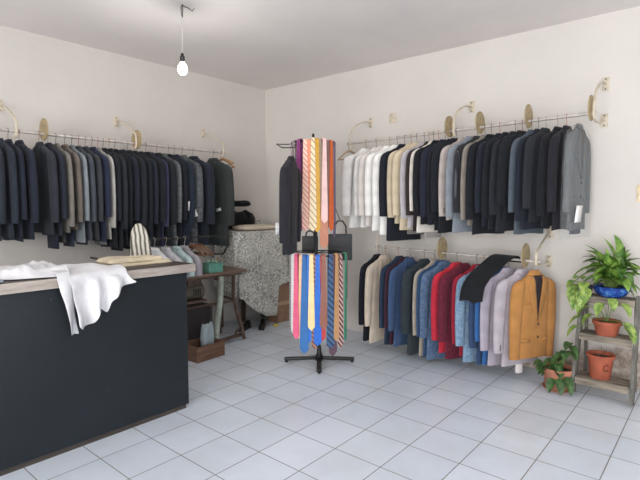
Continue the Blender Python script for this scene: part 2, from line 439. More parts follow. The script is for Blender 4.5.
# ---- upper rail on the right wall
RX = -.37
def zr(y): return 2.213 + (y+4.08)*(-.018)
RU = Rail(lambda y: Vector((RX, y, zr(y))), (-1, 0, 0), (0, -1, 0), lambda q: lerp([(-4.05, -.04), (-3.85, -.22), (-3.6, -.32), (-3.3, -.36), (-2.6, -.36), (-1.7, -.26)], q), 1.3)
def s_right(px, out=.285, py=185): return at(px, py, 0, RX-out).y
t = MB().tube([(RX, -1.70, zr(-1.70)), (RX, -4.105, zr(-4.105))], .0135, 12).build('rail', m_rail)
t.name = 'clothes_rail'; tag(t, 'long steel clothes rail high on the right wall', 'rail', 'clothes rails')
up_b = [(.0, .27), (.05, .27), (.16, .255), (.31, .19), (.385, .11), (.40, .03), (.385, -.04), (.36, -.05), (.345, -.034)]
for (y, lab) in ((-1.752, 'bent cream bracket above the pale shirts, left end of right upper rail'), (-2.945, 'bent cream bracket in the middle of the right wall upper rail')):
    bracket('rail_bracket', lab, (0, y, zr(y)), (-1, 0, 0), [(o, z-.0) for o, z in up_b], [.27], 'rail brackets')
t = bracket('rail_bracket', 'bent cream bracket with two wall plates beside the plastic-bagged grey suit', (0, -4.09, zr(-4.09)), (-1, 0, 0), [(.0, .285), (.05, .285), (.16, .27), (.30, .20), (.385, .10), (.40, .02), (.36, -.045), (.22, -.05), (.1, -.03), (.0, -.01)], [.285, -.01], 'rail brackets')
o = MB().box((-.004, -2.044, 2.461), (.008, .09, .10)).build('wall_plate', m_brk, bevel=.002); tag(o, 'empty cream fixing plate screwed to the right wall above the rail', 'wall plate')

G_ = (62, 64, 70)
upper = [  # left edge pixel, colour, options
    (344, (226, 223, 220), dict(shirt=1, length=.80, desc='white shirt')),
    (354, (222, 219, 216), dict(shirt=1, length=.80, desc='white shirt')),
    (360, (208, 201, 196), dict(shirt=1, length=.78, desc='pale grey shirt')),
    (367, (230, 228, 224), dict(shirt=1, length=.83, desc='white shirt')),
    (374.5, (234, 232, 228), dict(shirt=1, length=.87, desc='white shirt')),
    (381.5, (34, 36, 44), dict(desc='black jacket', sleeve=0.63, length=.93)),
    (388, (196, 182, 158), dict(sleeve=0.64, length=.76, desc='tan jacket')),
    (393.5, (202, 187, 160), dict(length=.82, sleeve=.62, desc='beige jacket', trousers=((120, 116, 112), .05))),
    (401, (176, 170, 174), dict(sleeve=0.65, length=.80, desc='lilac-grey jacket')),
    (405.5, (58, 48, 48), dict(sleeve=0.62, length=.83, desc='dark brown jacket')),
    (410, (214, 208, 198), dict(sleeve=0.58, length=.84, desc='ivory jacket', trousers=((150, 146, 142), .06))),
    (415, BLK, dict(sleeve=0.63, length=0.77)),
    (421.5, NAVY, dict(sleeve=0.64, length=0.77)),
    (427.5, BLK, dict(sleeve=0.66, length=0.82)),
    (432.7, (34, 36, 42), dict(sleeve=0.59, length=0.84)),
    (439, (176, 166, 160), dict(length=0.72, sleeve=.63, buttons=1, desc='taupe jacket with cuff buttons')),
    (448, (128, 134, 142), dict(sleeve=0.64, length=0.84, desc='blue-grey jacket')),
    (453.5, (46, 46, 50), dict(length=0.72, sleeve=.60, desc='charcoal pinstripe jacket', kind='pin', c2=(84, 84, 88))),
    (461, (134, 126, 118), dict(length=0.77, sleeve=.66, desc='taupe-grey jacket')),
    (467.5, BLK, dict(sleeve=0.66, length=0.85)),
    (476, (36, 40, 50), dict(sleeve=0.60, length=0.78)),
    (484.5, BLK, dict(sleeve=0.65, length=0.80)),
    (492, (40, 42, 48), dict(sleeve=0.62, length=0.82)),
    (499.5, BLK, dict(length=0.72, sleeve=.54)),
    (509.5, (80, 88, 98), dict(sleeve=0.60, length=0.84, desc='slate blue jacket')),
    (517, (36, 40, 50), dict(sleeve=0.67, length=0.80)),
    (525.5, (44, 46, 52), dict(length=0.74, sleeve=.57)),
    (538.5, BLK, dict(sleeve=0.63, length=0.78)),
    (549.5, (40, 40, 46), dict(T=.036, sleeve=0.60, length=0.80)),
]
def named(c):
    r, g, b = c
    if max(c) < 36+8 and b-r < 9: return 'black jacket'
    if b-r >= 9 and max(c) < 90: return 'navy jacket'
    return 'charcoal jacket'
def dress(rail, ss, lst, where, group, hgroup, first=1, rail_name=''):
    for i, (px, col, o) in enumerate(lst):
        o = dict(o); desc = o.pop('desc', None) or named(col); shirt = o.pop('shirt', 0)
        mat = fabric(col, o.pop('kind', 'plain'), o.pop('c2', None)); T = o.pop('T', None) or thick(ss, i); hk = o.pop('hook', random.choice((0, 0, 0, 1, 2, 4)))
        nm = 'shirt' if shirt else 'suit_jacket'; o.pop('x', None)
        lab = '%s, %s from the left %s' % (desc, ORD[i+1], where)
        garment(rail, ss[i], T, mat, lab, 'shirt' if shirt else 'jacket', nm, group, seed=px*.37, u0=o.pop('u0', .012*math.sin(px*1.7)),
                lapel=not shirt, plain_front=bool(shirt), **o)
        add_hanger(rail, ss[i], 'hanger holding the %s garment from the left %s' % (ORD[i+1], where), hgroup, hk)
ss = [s_edge(RU, px, -1.2, -4.3) for px, c, o in upper]
dress(RU, ss, upper, 'on the right wall upper rail', 'garments on the right wall upper rail', 'hangers on the right wall upper rail')
# the last one hangs in a clear plastic bag
q = s_edge(RU, 563.5, -1.2, -4.3)-.012
garment(RU, q, .036, fabric((100, 103, 105), 'blotch', (82, 86, 89)), 'grey suit jacket inside a clear plastic bag, right end of the upper rail', 'jacket', 'suit_jacket', 'garments on the right wall upper rail', length=.80, sleeve=.60, seed=3.3, front=True, trousers=((60, 66, 80), .04), sc=.94)
add_hanger(RU, q, 'hanger holding the plastic-bagged grey suit', 'hangers on the right wall upper rail', 1)
pm, N, L, b = newmat('clear_plastic', (225, 230, 232), .12, 0, .8)
b.inputs['Alpha'].default_value = .12
v = coords(N, L, (1, 1, .5)); bump(N, L, b, noise_node(N, L, v, 16, 4, .6), 1, .12)
bag = thing('garment_bag', 'clear plastic garment bag over the grey suit at the rail end', 'garment bag', RU.pos(q))
zs = [(.062, .018, .010), (.085, .085, .026), (.11, .15, .034), (.14, .21, .042), (.18, .262, .045), (.25, .287, .0465), (.4, .296, .0475), (.6, .299, .048), (.8, .295, .048), (.93, .288, .0475), (.975, .284, .0475)]
rows = [[RU.place(q, *p) for p in ring(0, a, b_, -z, 40, 4.4, 3, .04, 14)] for z, a, b_ in zs]
MB().grid(rows, cu=True).build('film', pm, bag, ang=80)
g = [[RU.place(q, u+.02*k, .0505, -z) for u in (.01, .085, .16)] for k, z in enumerate((.71, .77, .84))]
MB().grid(g).build('paper_label', plain('tag_paper', (240, 240, 238), .7, bmp=0), bag, solid=.001)

for px, dy, lab in ((480, 0, 'round tan divider disc above the dark jackets, left disc of right upper rail'), (530, 0, 'round tan divider disc on the right upper rail between black jackets'), (449.5, 0, 'round tan divider disc behind the middle bracket of right upper rail'), (590.5, 0, 'tan divider disc seen edge-on beside the plastic-bagged suit')):
    y = at(px, 126, 0, RX).y
    near = min(ss+[q], key=lambda k: abs(k-y))
    if abs(near-y) < .02: y = near+.03*(1 if y > near else -1)
    disc(lab, (RX, y, zr(y)), Vector((0, 1, 0)), .098, 'divider discs on the rails')

# ---- lower rail on the right wall
def zl(y): return 1.032+(y+3.65)*.022
def phl(y): return lerp([(-3.85, -.46), (-3.7, -.46), (-3.5, -.43), (-2.9, -.34), (-2.6, -.2), (-2.0, 0)], y)
RL = Rail(lambda y: Vector((RX, y, zl(y))), (-1, 0, 0), (0, -1, 0), phl, 2.2)
t = MB().tube([(RX, -2.07, zl(-2.07)), (RX, -3.74, zl(-3.74))], .011, 12).build('clothes_rail', m_rail); tag(t, 'lower steel clothes rail on the right wall near the floor', 'rail', 'clothes rails')
bracket('rail_bracket', 'bent cream bracket beside the mustard jacket, right end of lower rail', (0, -3.70, zl(-3.7)), (-1, 0, 0), [(0, .235), (.04, .228), (.20, .16), (.345, .09), (.385, .03), (.365, -.03), (.2, -.035), (0, -.03)], [.235, -.03], 'rail brackets')
bracket('rail_bracket', 'thin bent bracket at the left end of the lower rail', (0, -2.11, zl(-2.11)), (-1, 0, 0), [(0, .20), (.1, .195), (.30, .15), (.385, .06), (.385, -.02), (.355, -.026)], [.20], 'rail brackets', wid=.014)
lower = [  # hook pixel on the rail
    (362, (30, 32, 42), dict(length=.86, desc='navy jacket', u0=.03)),
    (368, (196, 182, 166), dict(length=.86, desc='beige jacket', u0=.03)),
    (380, (42, 55, 76), dict(length=.86, desc='dark blue jacket')),
    (386, (62, 38, 52), dict(length=.85, desc='dark plum jacket', sleeve=.6)),
    (391, (66, 86, 116), dict(length=.85, desc='blue denim jacket', kind='blotch', c2=(50, 72, 108), u0=.02)),
    (404, (48, 56, 62), dict(length=.90, desc='dark slate jacket')),
    (413, (160, 150, 138), dict(length=.89, desc='taupe jacket')),
    (417.5, (52, 78, 112), dict(length=.88, desc='navy denim jacket')),
    (423, (92, 112, 140), dict(length=.90, desc='blotchy blue denim jacket', kind='blotch', c2=(64, 84, 114), u0=.02)),
    (434, (178, 44, 60), dict(length=.80, desc='bright red jacket', u0=.01)),
    (441.5, (104, 38, 54), dict(length=.85, desc='burgundy jacket', u0=.02, kind='blotch', c2=(84, 30, 46))),
    (453, (150, 38, 56), dict(length=.80, desc='crimson jacket')),
    (460, (134, 156, 176), dict(length=.83, desc='pale blue patterned jacket', kind='blotch', c2=(96, 126, 158), u0=.03)),
    (471, (52, 70, 102), dict(length=.83, desc='deep blue jacket')),
    (477, (52, 94, 148), dict(length=.82, desc='bright blue jacket', sleeve=.55)),
    (483, (164, 156, 168), dict(length=.82, desc='lavender-grey jacket', u0=.01)),
    (496, (172, 164, 172), dict(length=.80, desc='pale lavender jacket', u0=.0, buttons=1, trousers=((205, 198, 196), .085, .032))),
]
sl = [s_edge(RL, px, -1.6, -4.2, .27) for px, c, o in lower]
def thick_l(i):
    g = []
    for k in (i-1, i+1):
        if 0 <= k < len(sl): g.append(abs(sl[i]-sl[k])-.30*abs(math.tan(phl(sl[i]))-math.tan(phl(sl[k]))))
    return min(.05, .5*min(g)-.002)
for i in range(len(lower)): lower[i][2]['T'] = thick_l(i) if i < len(lower)-1 else min(.036, thick_l(i))
dress(RL, sl, lower, 'on the right wall lower rail', 'garments on the right wall lower rail', 'hangers on the right wall lower rail')
q = s_edge(RL, 511, -1.6, -4.2, .235)
garment(RL, q, .042, fabric((172, 122, 70)), 'mustard tan blazer with open lapels, right end of lower rail', 'jacket', 'suit_jacket', 'garments on the right wall lower rail', length=.72, sleeve=.66, seed=8.1, front=True, sc=.80)
add_hanger(RL, q, 'hanger holding the mustard tan blazer', 'hangers on the right wall lower rail', 1)
for px, lab in ((442, 'round tan divider disc on the lower rail above the denim jackets'), (523, 'round tan divider disc on the lower rail beside the mustard blazer')):
    y = at(px, lerp([(380, 247), (530, 261)], px), 0, RX).y
    near = min(sl+[q], key=lambda k: abs(k-y))
    if abs(near-y) < .02: y = near+.026*(1 if y > near else -1)
    disc(lab, (RX, y, zl(y)), Vector((0, 1, 0)), .105, 'divider discs on the rails')

# ---- rail on the left wall
RY = -.37; ZL = 2.116
LU = Rail(lambda x: Vector((x, RY, ZL)), (0, -1, 0), (-1, 0, 0), lambda q: -.10+.05*math.sin(2.1*q+1), .4)
t = MB().tube([(-4.3, RY, ZL), (-.99, RY, ZL)], .0135, 12).build('clothes_rail', m_rail); tag(t, 'long steel clothes rail on the left wall', 'rail', 'clothes rails')
lf_b = [(.0, .255), (.04, .255), (.12, .235), (.30, .15), (.385, .09), (.40, .02), (.385, -.035), (.36, -.05), (.345, -.034)]
for x, lab in ((-3.175, 'bent cream bracket at far left of the left wall rail'), (-2.12, 'bent cream bracket in the middle of the left wall rail'), (-1.035, 'bent cream bracket at the corner end of the left wall rail')):
    bracket('rail_bracket', lab, (x, 0, ZL), (0, -1, 0), lf_b, [.255], 'rail brackets')
def s_left(px, out=.285, py=185): return at(px, py, 1, RY-out).x
left = [  # right edge pixel
    (2, (46, 50, 58), dict(sleeve=0.60, length=0.80)),
    (15, (44, 50, 60), dict(sleeve=0.60, length=0.78, u0=.01)),
    (24, NAVY, dict(sleeve=0.57, length=0.81)),
    (35, (40, 44, 56), dict(sleeve=0.60, length=0.80)),
    (55, (50, 53, 60), dict(length=0.76, sleeve=.60, u0=.015, T=.05)),
    (64, (40, 44, 54), dict(sleeve=0.57, length=0.78, trousers=(NAVY, .12))),
    (72, (116, 112, 106), dict(length=0.75, sleeve=.64, desc='taupe-grey jacket', trousers=((66, 66, 70), .10))),
    (81, (104, 96, 90), dict(length=0.73, sleeve=.60, desc='brown-taupe jacket', trousers=((46, 52, 66), .16))),
    (88, (122, 128, 134), dict(sleeve=0.59, length=0.85, desc='pale blue-grey jacket')),
    (95, (70, 74, 82), dict(sleeve=0.60, length=0.83, desc='mid grey jacket', trousers=((52, 54, 60), .05))),
    (102, (58, 60, 64), dict(sleeve=0.60, length=0.83)),
    (108.5, (40, 46, 66), dict(sleeve=0.56, length=0.85)),
    (114.5, (158, 156, 152), dict(length=0.83, desc='light grey jacket', sleeve=.66, trousers=((120, 118, 116), .06))),
    (120, (34, 36, 42), dict(sleeve=0.60, length=0.90)),
    (126, (42, 44, 50), dict(sleeve=0.68, length=0.92)),
    (132, BLK, dict(sleeve=0.66, length=0.90, trousers=(BLK, .06))),
    (138.5, (32, 36, 46), dict(sleeve=0.60, length=0.88)),
    (145, (36, 38, 44), dict(sleeve=0.65, length=0.93)),
    (151.5, BLK, dict(sleeve=0.70, length=0.96)),
    (158, (38, 42, 52), dict(sleeve=0.64, length=0.92)),
    (164, BLK, dict(sleeve=0.62, length=0.91)),
    (169, (56, 58, 82), dict(sleeve=0.67, length=0.94, desc='indigo jacket')),
    (175, (34, 36, 40), dict(sleeve=0.65, length=0.93)),
    (181, (98, 102, 104), dict(sleeve=0.63, length=0.92, desc='grey plastic-wrapped jacket', c2=(70, 74, 78), kind='blotch')),  # mottled colour stands in for highlights on plastic wrap; no film modelled
    (187, BLK, dict(sleeve=0.61, length=0.91)),
    (193, (36, 42, 54), dict(sleeve=0.69, length=0.95, tagat=[(.235, .62, .055, .10, .1)])),
    (201, (94, 97, 98), dict(sleeve=0.63, length=0.92, desc='grey plastic-wrapped suit', c2=(56, 60, 66), kind='blotch', tagat=[(.235, .70, .06, .08, -.4)])),  # pale blotches painted into the fabric imitate glints of a plastic wrap
    (212, (38, 42, 52), dict(sleeve=0.66, length=0.94)),
]
sx = [s_edge(LU, px, -4.4, -.8) for px, c, o in left]
for i, r_ in enumerate(left): r_[2].pop('T', None)
dress(LU, sx, left, 'on the left wall rail', 'garments on the left wall rail', 'hangers on the left wall rail')
q = s_edge(LU, 233, -4.4, -.8)-.012
garment(LU, q, .052, fabric((56, 60, 60)), 'dark grey-green jacket with small tag, corner end of left wall rail', 'jacket', 'suit_jacket', 'garments on the left wall rail', length=.98, sleeve=.68, seed=5.1, tagat=[(.10, .665, .075, .035, -.25)], sc=1.02)
add_hanger(LU, q, 'hanger holding the dark jacket at corner end of left wall rail', 'hangers on the left wall rail', 0)
for px, lab in ((44, 'tan divider disc on the left wall rail above the charcoal jackets'), (136.5, 'tan divider disc behind the middle bracket of the left wall rail')):
    x = at(px, 135, 1, RY).x
    near = min(sx+[q], key=lambda k: abs(k-x))
    if abs(near-x) < .02: x = near+.03*(1 if x > near else -1)
    disc(lab, (x, RY, ZL), Vector((1, 0, 0)), .095, 'divider discs on the rails')
def empty_hanger(rail, q, label, tilt=0, u0=0, mat=HG_BROWN, yaw=0):
    t = thing('wooden_hanger', label, 'hanger', rail.pos(q), yaw, 'empty wooden hangers')
    ca, sa = math.cos(tilt), math.sin(tilt)
    def g(pts):
        return [rail.U*(u*ca-z*sa)+rail.W*w+Vector((0, 0, u*sa+z*ca)) for u, w, z in pts]
    MB().tube(g(hook_path(stem=-.08)), .002, 6).build('hook', HG_METAL, t)
    MB().tube(g([(-.21, 0, -.165), (-.12, 0, -.115), (-.04, 0, -.084), (0, 0, -.076), (.04, 0, -.084), (.12, 0, -.115), (.21, 0, -.165)]), [.007, .010, .012, .013, .012, .010, .007], 8).build('shoulder_bar', mat, t)
    MB().tube(g([(-.20, 0, -.163), (.20, 0, -.163)]), .005, 8).build('crossbar', mat, t)
empty_hanger(LU, -1.02-.03, 'empty brown hanger on the corner end of the left wall rail, nearer one', .12)
empty_hanger(LU, -1.02+.005, 'empty brown hanger on the corner end of the left wall rail, outermost', -.1)
empty_hanger(RU, -1.715, 'empty wooden hanger sticking out at left end of right upper rail', -.12, mat=wood('hanger_pale', (198, 172, 146), (172, 144, 116), .5))

# ---- short low rail on the left wall, behind the counter
LYR, LZR = -.95, 1.19
LL = Rail(lambda x: Vector((x, LYR, LZR)), (0, -1, 0), (-1, 0, 0), lambda q: .0, 3.4)
t = thing('clothes_rail', 'short dark clothes rail on wall arms behind the counter and sewing table', 'rail', (-1.83, LYR, LZR), 0, 'clothes rails')
m_dk = plain('dark_rail', (52, 48, 46), .5, .4, bmp=0)
MB().tube([(-.605, 0, 0), (.42, 0, 0)], .008, 10).build('rail', m_dk, t)
for x in (-.60, .415):
    MB().tube([(x, 0, 0), (x, .02, -.10), (x, .10, -.20), (x, .3, -.22), (x, -LYR-.004, -.22)], .009, 8).build('arm', m_dk, t)
low = [(170, (218, 219, 221), dict(T=.052, desc='white shirt')), (181, (178, 178, 182), dict(desc='pale grey shirt')), (192, (166, 184, 184), dict(desc='pale teal shirt')), (199.5, (150, 146, 152), dict(desc='mauve-grey shirt'))]
sk = [s_edge(LL, px, -3.4, -1, .25, -.25) for px, c, o in low]
for r_ in low: r_[2].update(length=.25, sleeve=.175, shirt=1, hook=1)
dress(LL, sk, low, 'on the low rail behind the counter', 'shirts on the low rail', 'hangers on the low rail')
for k in range(3):
    empty_hanger(LL, sk[-1]+.085+.045*k, 'empty brown hanger on the low rail beside the teal box, %s of three' % ('left', 'middle', 'right')[k], .03*(k-1), mat=wood('hanger_dark', (120, 84, 62), (92, 62, 46), .5))

# ------------------------------------------------------------------ tie stand
m_black = plain('black_iron', (30, 30, 33), .45, .3)
SC = Vector((-1.17, -1.98, 0)); LEAN = Vector((-.0175, .0205, 0))   # shift per metre of height
def sc_(z): return SC+LEAN*z+Vector((0, 0, z))
stand = thing('tie_stand', 'black iron tie stand with two rings and a cross foot', 'tie stand', SC)
def S(z): return sc_(z)-SC
MB().tube([S(.03), S(2.105)], .016, 12).build('pole', m_black, stand)
MB().lathe([(.0, 2.17), (.010, 2.165), (.014, 2.145), (.010, 2.125), (.02, 2.11), (.02, 2.09)], 12, tuple(LEAN*2.1)).build('finial', m_black, stand)
MB().lathe([(.04, .02), (.045, .05), (.03, .07), (.02, .10), (.017, .16)], 16).build('hub', m_black, stand)
ez = Vector((FW.x, FW.y, 0)).normalized(); ex = RT.copy(); ex.z = 0; ex.normalize()
for d in (ex, -ex, ez, -ez):
    leg = MB().beam(d*.03+Vector((0, 0, .042)), d*.335+Vector((0, 0, .030)), .045, .026).build('base_leg', m_black, stand, bevel=.004)
    MB().tube([d*.315+Vector((0, 0, .0)), d*.315+Vector((0, 0, .018))], .014, 10).build('foot', m_black, leg)
R1, Z1, R2, Z2 = .205, 2.075, .285, 1.05
for R_, z in ((R1, Z1), (R2, Z2)):
    c = S(z)
    rg = MB().tube([c+Vector((R_*math.cos(2*PI*k/48), R_*math.sin(2*PI*k/48), 0)) for k in range(48)], .006, 8, closed=True).build('ring', m_black, stand)
    for k in range(4):
        a = math.radians((28, 70, 110, 152)[k]); d = ex*math.cos(a)+ez*math.sin(a)
        MB().tube([c+d*.014, c+d*(R_-.004)], .005, 8).build('spoke', m_black, rg)
def necktie(tier, px, wmax, bot, mat, label, layer=0, tail=.55, wtop=.034, flip=0):
    R_, z = (R1, Z1) if tier == 1 else (R2, Z2)
    c = sc_(z); d0 = (c-CAM); ppm = F_PX/(d0.dot(FW)-R_*.8)
    cx = 320+F_PX*(d0.dot(RT))/d0.dot(FW)
    k = max(-.985, min(.985, (px-cx)/(R_*ppm)))
    al = math.asin(k); n = ex*math.sin(al)-ez*math.cos(al); tg = Vector((-n.y, n.x, 0))
    rz = math.atan2(tg.y, tg.x)
    pt = c+n*R_
    dep = (pt-CAM).dot(FW); ytop = 240-F_PX*((pt-CAM).dot(UP))/dep
    Ln = (bot-ytop)/(F_PX/dep)/math.cos(PITCH)
    t = thing('necktie', label, 'necktie', pt, rz, 'neckties on the stand')
    r0 = .0098+.0060*layer
    def strip(path, widths, th=.0016):
        fr, bk = [], []
        for i, (y, zz) in enumerate(path):
            w_ = widths[i]; j = min(i+1, len(path)-1); h = max(i-1, 0)
            ty, tz = path[j][0]-path[h][0], path[j][1]-path[h][1]; l = math.hypot(ty, tz) or 1
            ny, nzz = -tz/l*th, ty/l*th
            fr.append([(w_*(u-.5), y+ny, zz+nzz-(.0) ) for u in (0, .25, .5, .75, 1)]); bk.append([(w_*(u-.5), y-ny, zz-nzz) for u in (0, .25, .5, .75, 1)])
        rows = [f + b[::-1] for f, b in zip(fr, bk)]
        m_ = MB().grid(rows, cu=True); m_.cap(rows[0]); m_.cap(rows[-1]); return m_
    # outward is local -y
    path = []; wd = []
    for i in range(7):
        a = PI-PI*i/6; path.append((-r0*math.cos(a)*-1*-1, r0*math.sin(a))); wd.append(wtop)
    # a runs from the inner side (y=+r0) over the ring to the outer side (y=-r0)
    path = [(r0*math.cos(PI*i/6), r0*math.sin(PI*i/6)) for i in range(7)]
    lz = Ln-wmax*.5
    for i in range(1, 13):
        s_ = i/12; path.append((-r0-.004*math.sin(s_*5+px)*s_*0, -lz*s_)); wd.append(wtop+(wmax-wtop)*min(1, s_*1.08))
    path.append((-r0, -Ln+wmax*.22)); wd.append(wmax*.50)
    path.append((-r0, -Ln)); wd.append(.003)
    strip(path, wd).build('blade', mat, t, ang=60)
    tp = [(r0, -tail*i/8) for i in range(9)]
    strip(tp, [wtop*(.95-.1*math.sin(i/8*PI)) for i in range(9)]).build('tail', mat, t, ang=60)
UT = 'necktie on the upper ring of the tie stand'
ties_up = [
    (290, .05, 222, tie_mat((206, 172, 196)), 'lilac-pink '+UT, 0), (294.6, .055, 226, tie_mat((132, 118, 120)), 'dark taupe '+UT, 1),
    (300.2, .074, 234, tie_mat((122, 38, 104)), 'long purple '+UT, 2), (306.2, .068, 231, tie_mat((222, 158, 134), (236, 208, 196), .045, .55, 1.1), 'peach and white striped '+UT, 1),
    (309.4, .062, 228, tie_mat((226, 140, 108)), 'salmon '+UT, 0), (313.3, .066, 231, tie_mat((230, 208, 172), (84, 72, 64), .058, .84, 1.2), 'cream black-striped '+UT, 3),
    (317, .062, 232, tie_mat((200, 150, 46)), 'mustard '+UT, 2), (319.6, .055, 226, tie_mat((158, 142, 120)), 'olive-grey '+UT, 0),
    (323.6, .084, 249, tie_mat((194, 134, 110)), 'long rose-brown '+UT, 1), (323.4, .066, 223, tie_mat((238, 200, 196)), 'pale pink '+UT, 3), (327.4, .06, 228, tie_mat((138, 104, 96)), 'mauve-brown '+UT, 0),
    (330.6, .065, 231, tie_mat((216, 102, 48)), 'bright orange '+UT, 1), (334.2, .06, 237, tie_mat((92, 76, 116)), 'violet '+UT, 0)]
for px, w_, bt, m_, lab, ly in ties_up: necktie(1, px, w_, bt, m_, lab, ly)
LT = 'necktie on the lower ring of the tie stand'
ties_lo = [
    (291.5, .055, 332, tie_mat((44, 44, 50), None, 0, 0, 0, (222, 222, 222)), 'black dotted '+LT, 0), (294, .05, 334, tie_mat((226, 222, 222)), 'white '+LT, 1),
    (297.5, .068, 340, tie_mat((232, 104, 140)), 'hot pink '+LT, 2), (301.5, .055, 342, tie_mat((238, 196, 160)), 'pale peach '+LT, 0),
    (305, .085, 355, tie_mat((52, 108, 170)), 'wide steel blue '+LT, 1), (309.2, .05, 344, tie_mat((34, 110, 200)), 'vivid blue '+LT, 0),
    (312, .062, 331, tie_mat((234, 206, 152)), 'cream yellow '+LT, 2), (315, .048, 350, tie_mat((104, 44, 48), (190, 150, 120), .04, .7, 1.1), 'maroon striped '+LT, 0),
    (317.8, .07, 347, tie_mat((30, 100, 196)), 'royal blue '+LT, 1), (322.4, .06, 342, tie_mat((188, 60, 60)), 'brick red '+LT, 0), (323.3, .07, 330, tie_mat((142, 92, 78)), 'brown '+LT, 2),
    (330, .082, 350, tie_mat((72, 106, 146), (44, 58, 86), .055, .55, 1.0), 'slate blue striped '+LT, 1), (332.8, .085, 358, tie_mat((46, 44, 66), None, 0, 0, 0, (150, 110, 120)), 'navy dotted '+LT, 0),
    (335.5, .062, 342, tie_mat((196, 150, 106)), 'tan '+LT, 2), (340, .08, 349, tie_mat((128, 48, 50), (226, 214, 206), .05, .6, 1.1), 'maroon and white striped '+LT, 1),
    (344.3, .055, 342, tie_mat((40, 146, 110)), 'green '+LT, 2), (348.3, .06, 300, tie_mat((88, 44, 52), (52, 40, 48), .05, .5, 1.0), 'dark maroon '+LT, 0)]
for px, w_, bt, m_, lab, ly in ties_lo: necktie(2, px, w_, bt, m_, lab, ly)
# black jacket hung at the left of the upper ring
jp = sc_(Z1)-ex*.180-ez*.41+Vector((0, 0, -.085))
ja = Rail(lambda z: jp, tuple((-ez*.98-ex*.2).normalized()), tuple((-ex*.98+ez*.2).normalized()), lambda q_: 0., .9)
MB().tube([S(Z1)-ex*R1*.955+ez*R1*.27, S(Z1)-ex*.27+ez*.05, S(Z1)-ex*.325-ez*.2+Vector((0, 0, -.03)), jp-SC+ja.W*.08, jp-SC+ja.W*.03, jp-SC-ja.W*.03, jp-SC-ja.W*.04+Vector((0, 0, .03))], .005, 8).build('side_hook', m_black, stand)
garment(ja, .0, .056, fabric((42, 42, 48)), 'black jacket with white tag hanging on the left of the tie stand', 'jacket', 'suit_jacket', None, length=.80, sleeve=.64, seed=2.7, tagat=[(.20, .68, .075, .10, .05)], sc=.74)
add_hanger(ja, .0, 'hanger of the black jacket on the tie stand', None, 0)
# two black bags behind the pole
def shoulder_bag(label, px0, px1, y0, y1, back, hy):
    c0 = sc_(1.2)+ez*back
    dep = (c0-CAM).dot(FW); k = dep/F_PX
    P = CAM+FW*dep+RT*((px0+px1)/2-320)*k-UP*(y1-240)*k
    w_, h_ = (px1-px0)*k, (y1-y0)*k
    t = thing('shoulder_bag', label, 'bag', P, math.atan2(ex.y, ex.x), 'black bags behind the tie stand')
    m_ = plain('black_leather', (34, 35, 38), .5, bmp=.3, scale=60)
    MB().box((0, 0, h_/2), (w_, .07, h_)).build('body', m_, t, bevel=.012)
    MB().box((0, -.038, h_*.72), (w_*.98, .010, h_*.52)).build('flap', m_, t, bevel=.004)
    hh = (y0-hy)*k
    MB().tube([(-w_*.25, 0, h_-.01), (-w_*.24, 0, h_+hh*.6), (-w_*.1, 0, h_+hh), (w_*.1, 0, h_+hh), (w_*.24, 0, h_+hh*.6), (w_*.25, 0, h_-.01)], .008, 8).build('handle', m_, t)
    top = sc_(Z1)+ez*(R1+.0)+ex*((px0+px1)/2-316)*.004
    Rm = Matrix.Rotation(-math.atan2(ex.y, ex.x), 3, 'Z'); tp_ = Rm @ (top-P)
    MB().tube([(0, 0, h_+hh+.006), (tp_.x, tp_.y+.02, tp_.z-.30), (tp_.x, tp_.y+.022, tp_.z-.02), (tp_.x, tp_.y+.018, tp_.z+.010), (tp_.x, tp_.y, tp_.z+.017), (tp_.x, tp_.y-.014, tp_.z+.008)], .004, 6).build('hanging_strap', m_, t)
    return t
shoulder_bag('small black bag seen behind the ties left of the pole', 302, 318, 236, 253, .37, 231)
shoulder_bag('larger black bag behind the tie stand, right of the pole', 328, 352, 234, 260, .40, 221)

# ------------------------------------------------------------------ counter
m_paint = None
m, N, L, b = newmat('counter_black_paint', (34, 37, 43), .5, 0, .3)
v = coords(N, L)
sc1 = noise_node(N, L, v, 26, 6, .75); chips = ramp(N, L, sc1, [(.685, (0, 0, 0, 1)), (.70, (1, 1, 1, 1))])
base = ramp(N, L, noise_node(N, L, v, 2, 4), [(.3, lin((24, 29, 34))), (.7, lin((31, 37, 43)))])
s = N.new('ShaderNodeSeparateXYZ'); L.new(v, s.inputs[0])
edge = N.new('ShaderNodeMapRange'); edge.inputs['From Min'].default_value = .03; edge.inputs['From Max'].default_value = .0; L.new(s.outputs['Z'], edge.inputs['Value'])
mt = N.new('ShaderNodeMath'); mt.operation = 'MULTIPLY'; L.new(edge.outputs[0], mt.inputs[0]); L.new(noise_node(N, L, v, 40, 4), mt.inputs[1])
wear = ramp(N, L, mt.outputs[0], [(.25, (0, 0, 0, 1)), (.34, (1, 1, 1, 1))])
mx = N.new('ShaderNodeMix'); mx.data_type = 'RGBA'; L.new(chips, mx.inputs[0]); L.new(base, mx.inputs[6]); mx.inputs[7].default_value = lin((120, 118, 116))
m2 = N.new('ShaderNodeMix'); m2.data_type = 'RGBA'; L.new(wear, m2.inputs[0]); L.new(mx.outputs[2], m2.inputs[6]); m2.inputs[7].default_value = lin((128, 108, 88))
L.new(m2.outputs[2], b.inputs['Base Color']); bump(N, L, b, noise_node(N, L, v, 60, 4), .2, .003)
m_paint = m
CZ = 1.075
ctr = thing('shop_counter', 'long black painted shop counter with dark top and grey edge', 'counter', (-3.5, -1.66, 0))
MB().box((0.0-.05, .0, .5275), (1.9, .55, .985)).build('carcass', m_paint, ctr, bevel=.003)
MB().box((0.0-.05, .0, .018), (1.87, .52, .036)).build('plinth', wood('plinth_wood', (70, 62, 56), (40, 36, 34), .8), ctr)
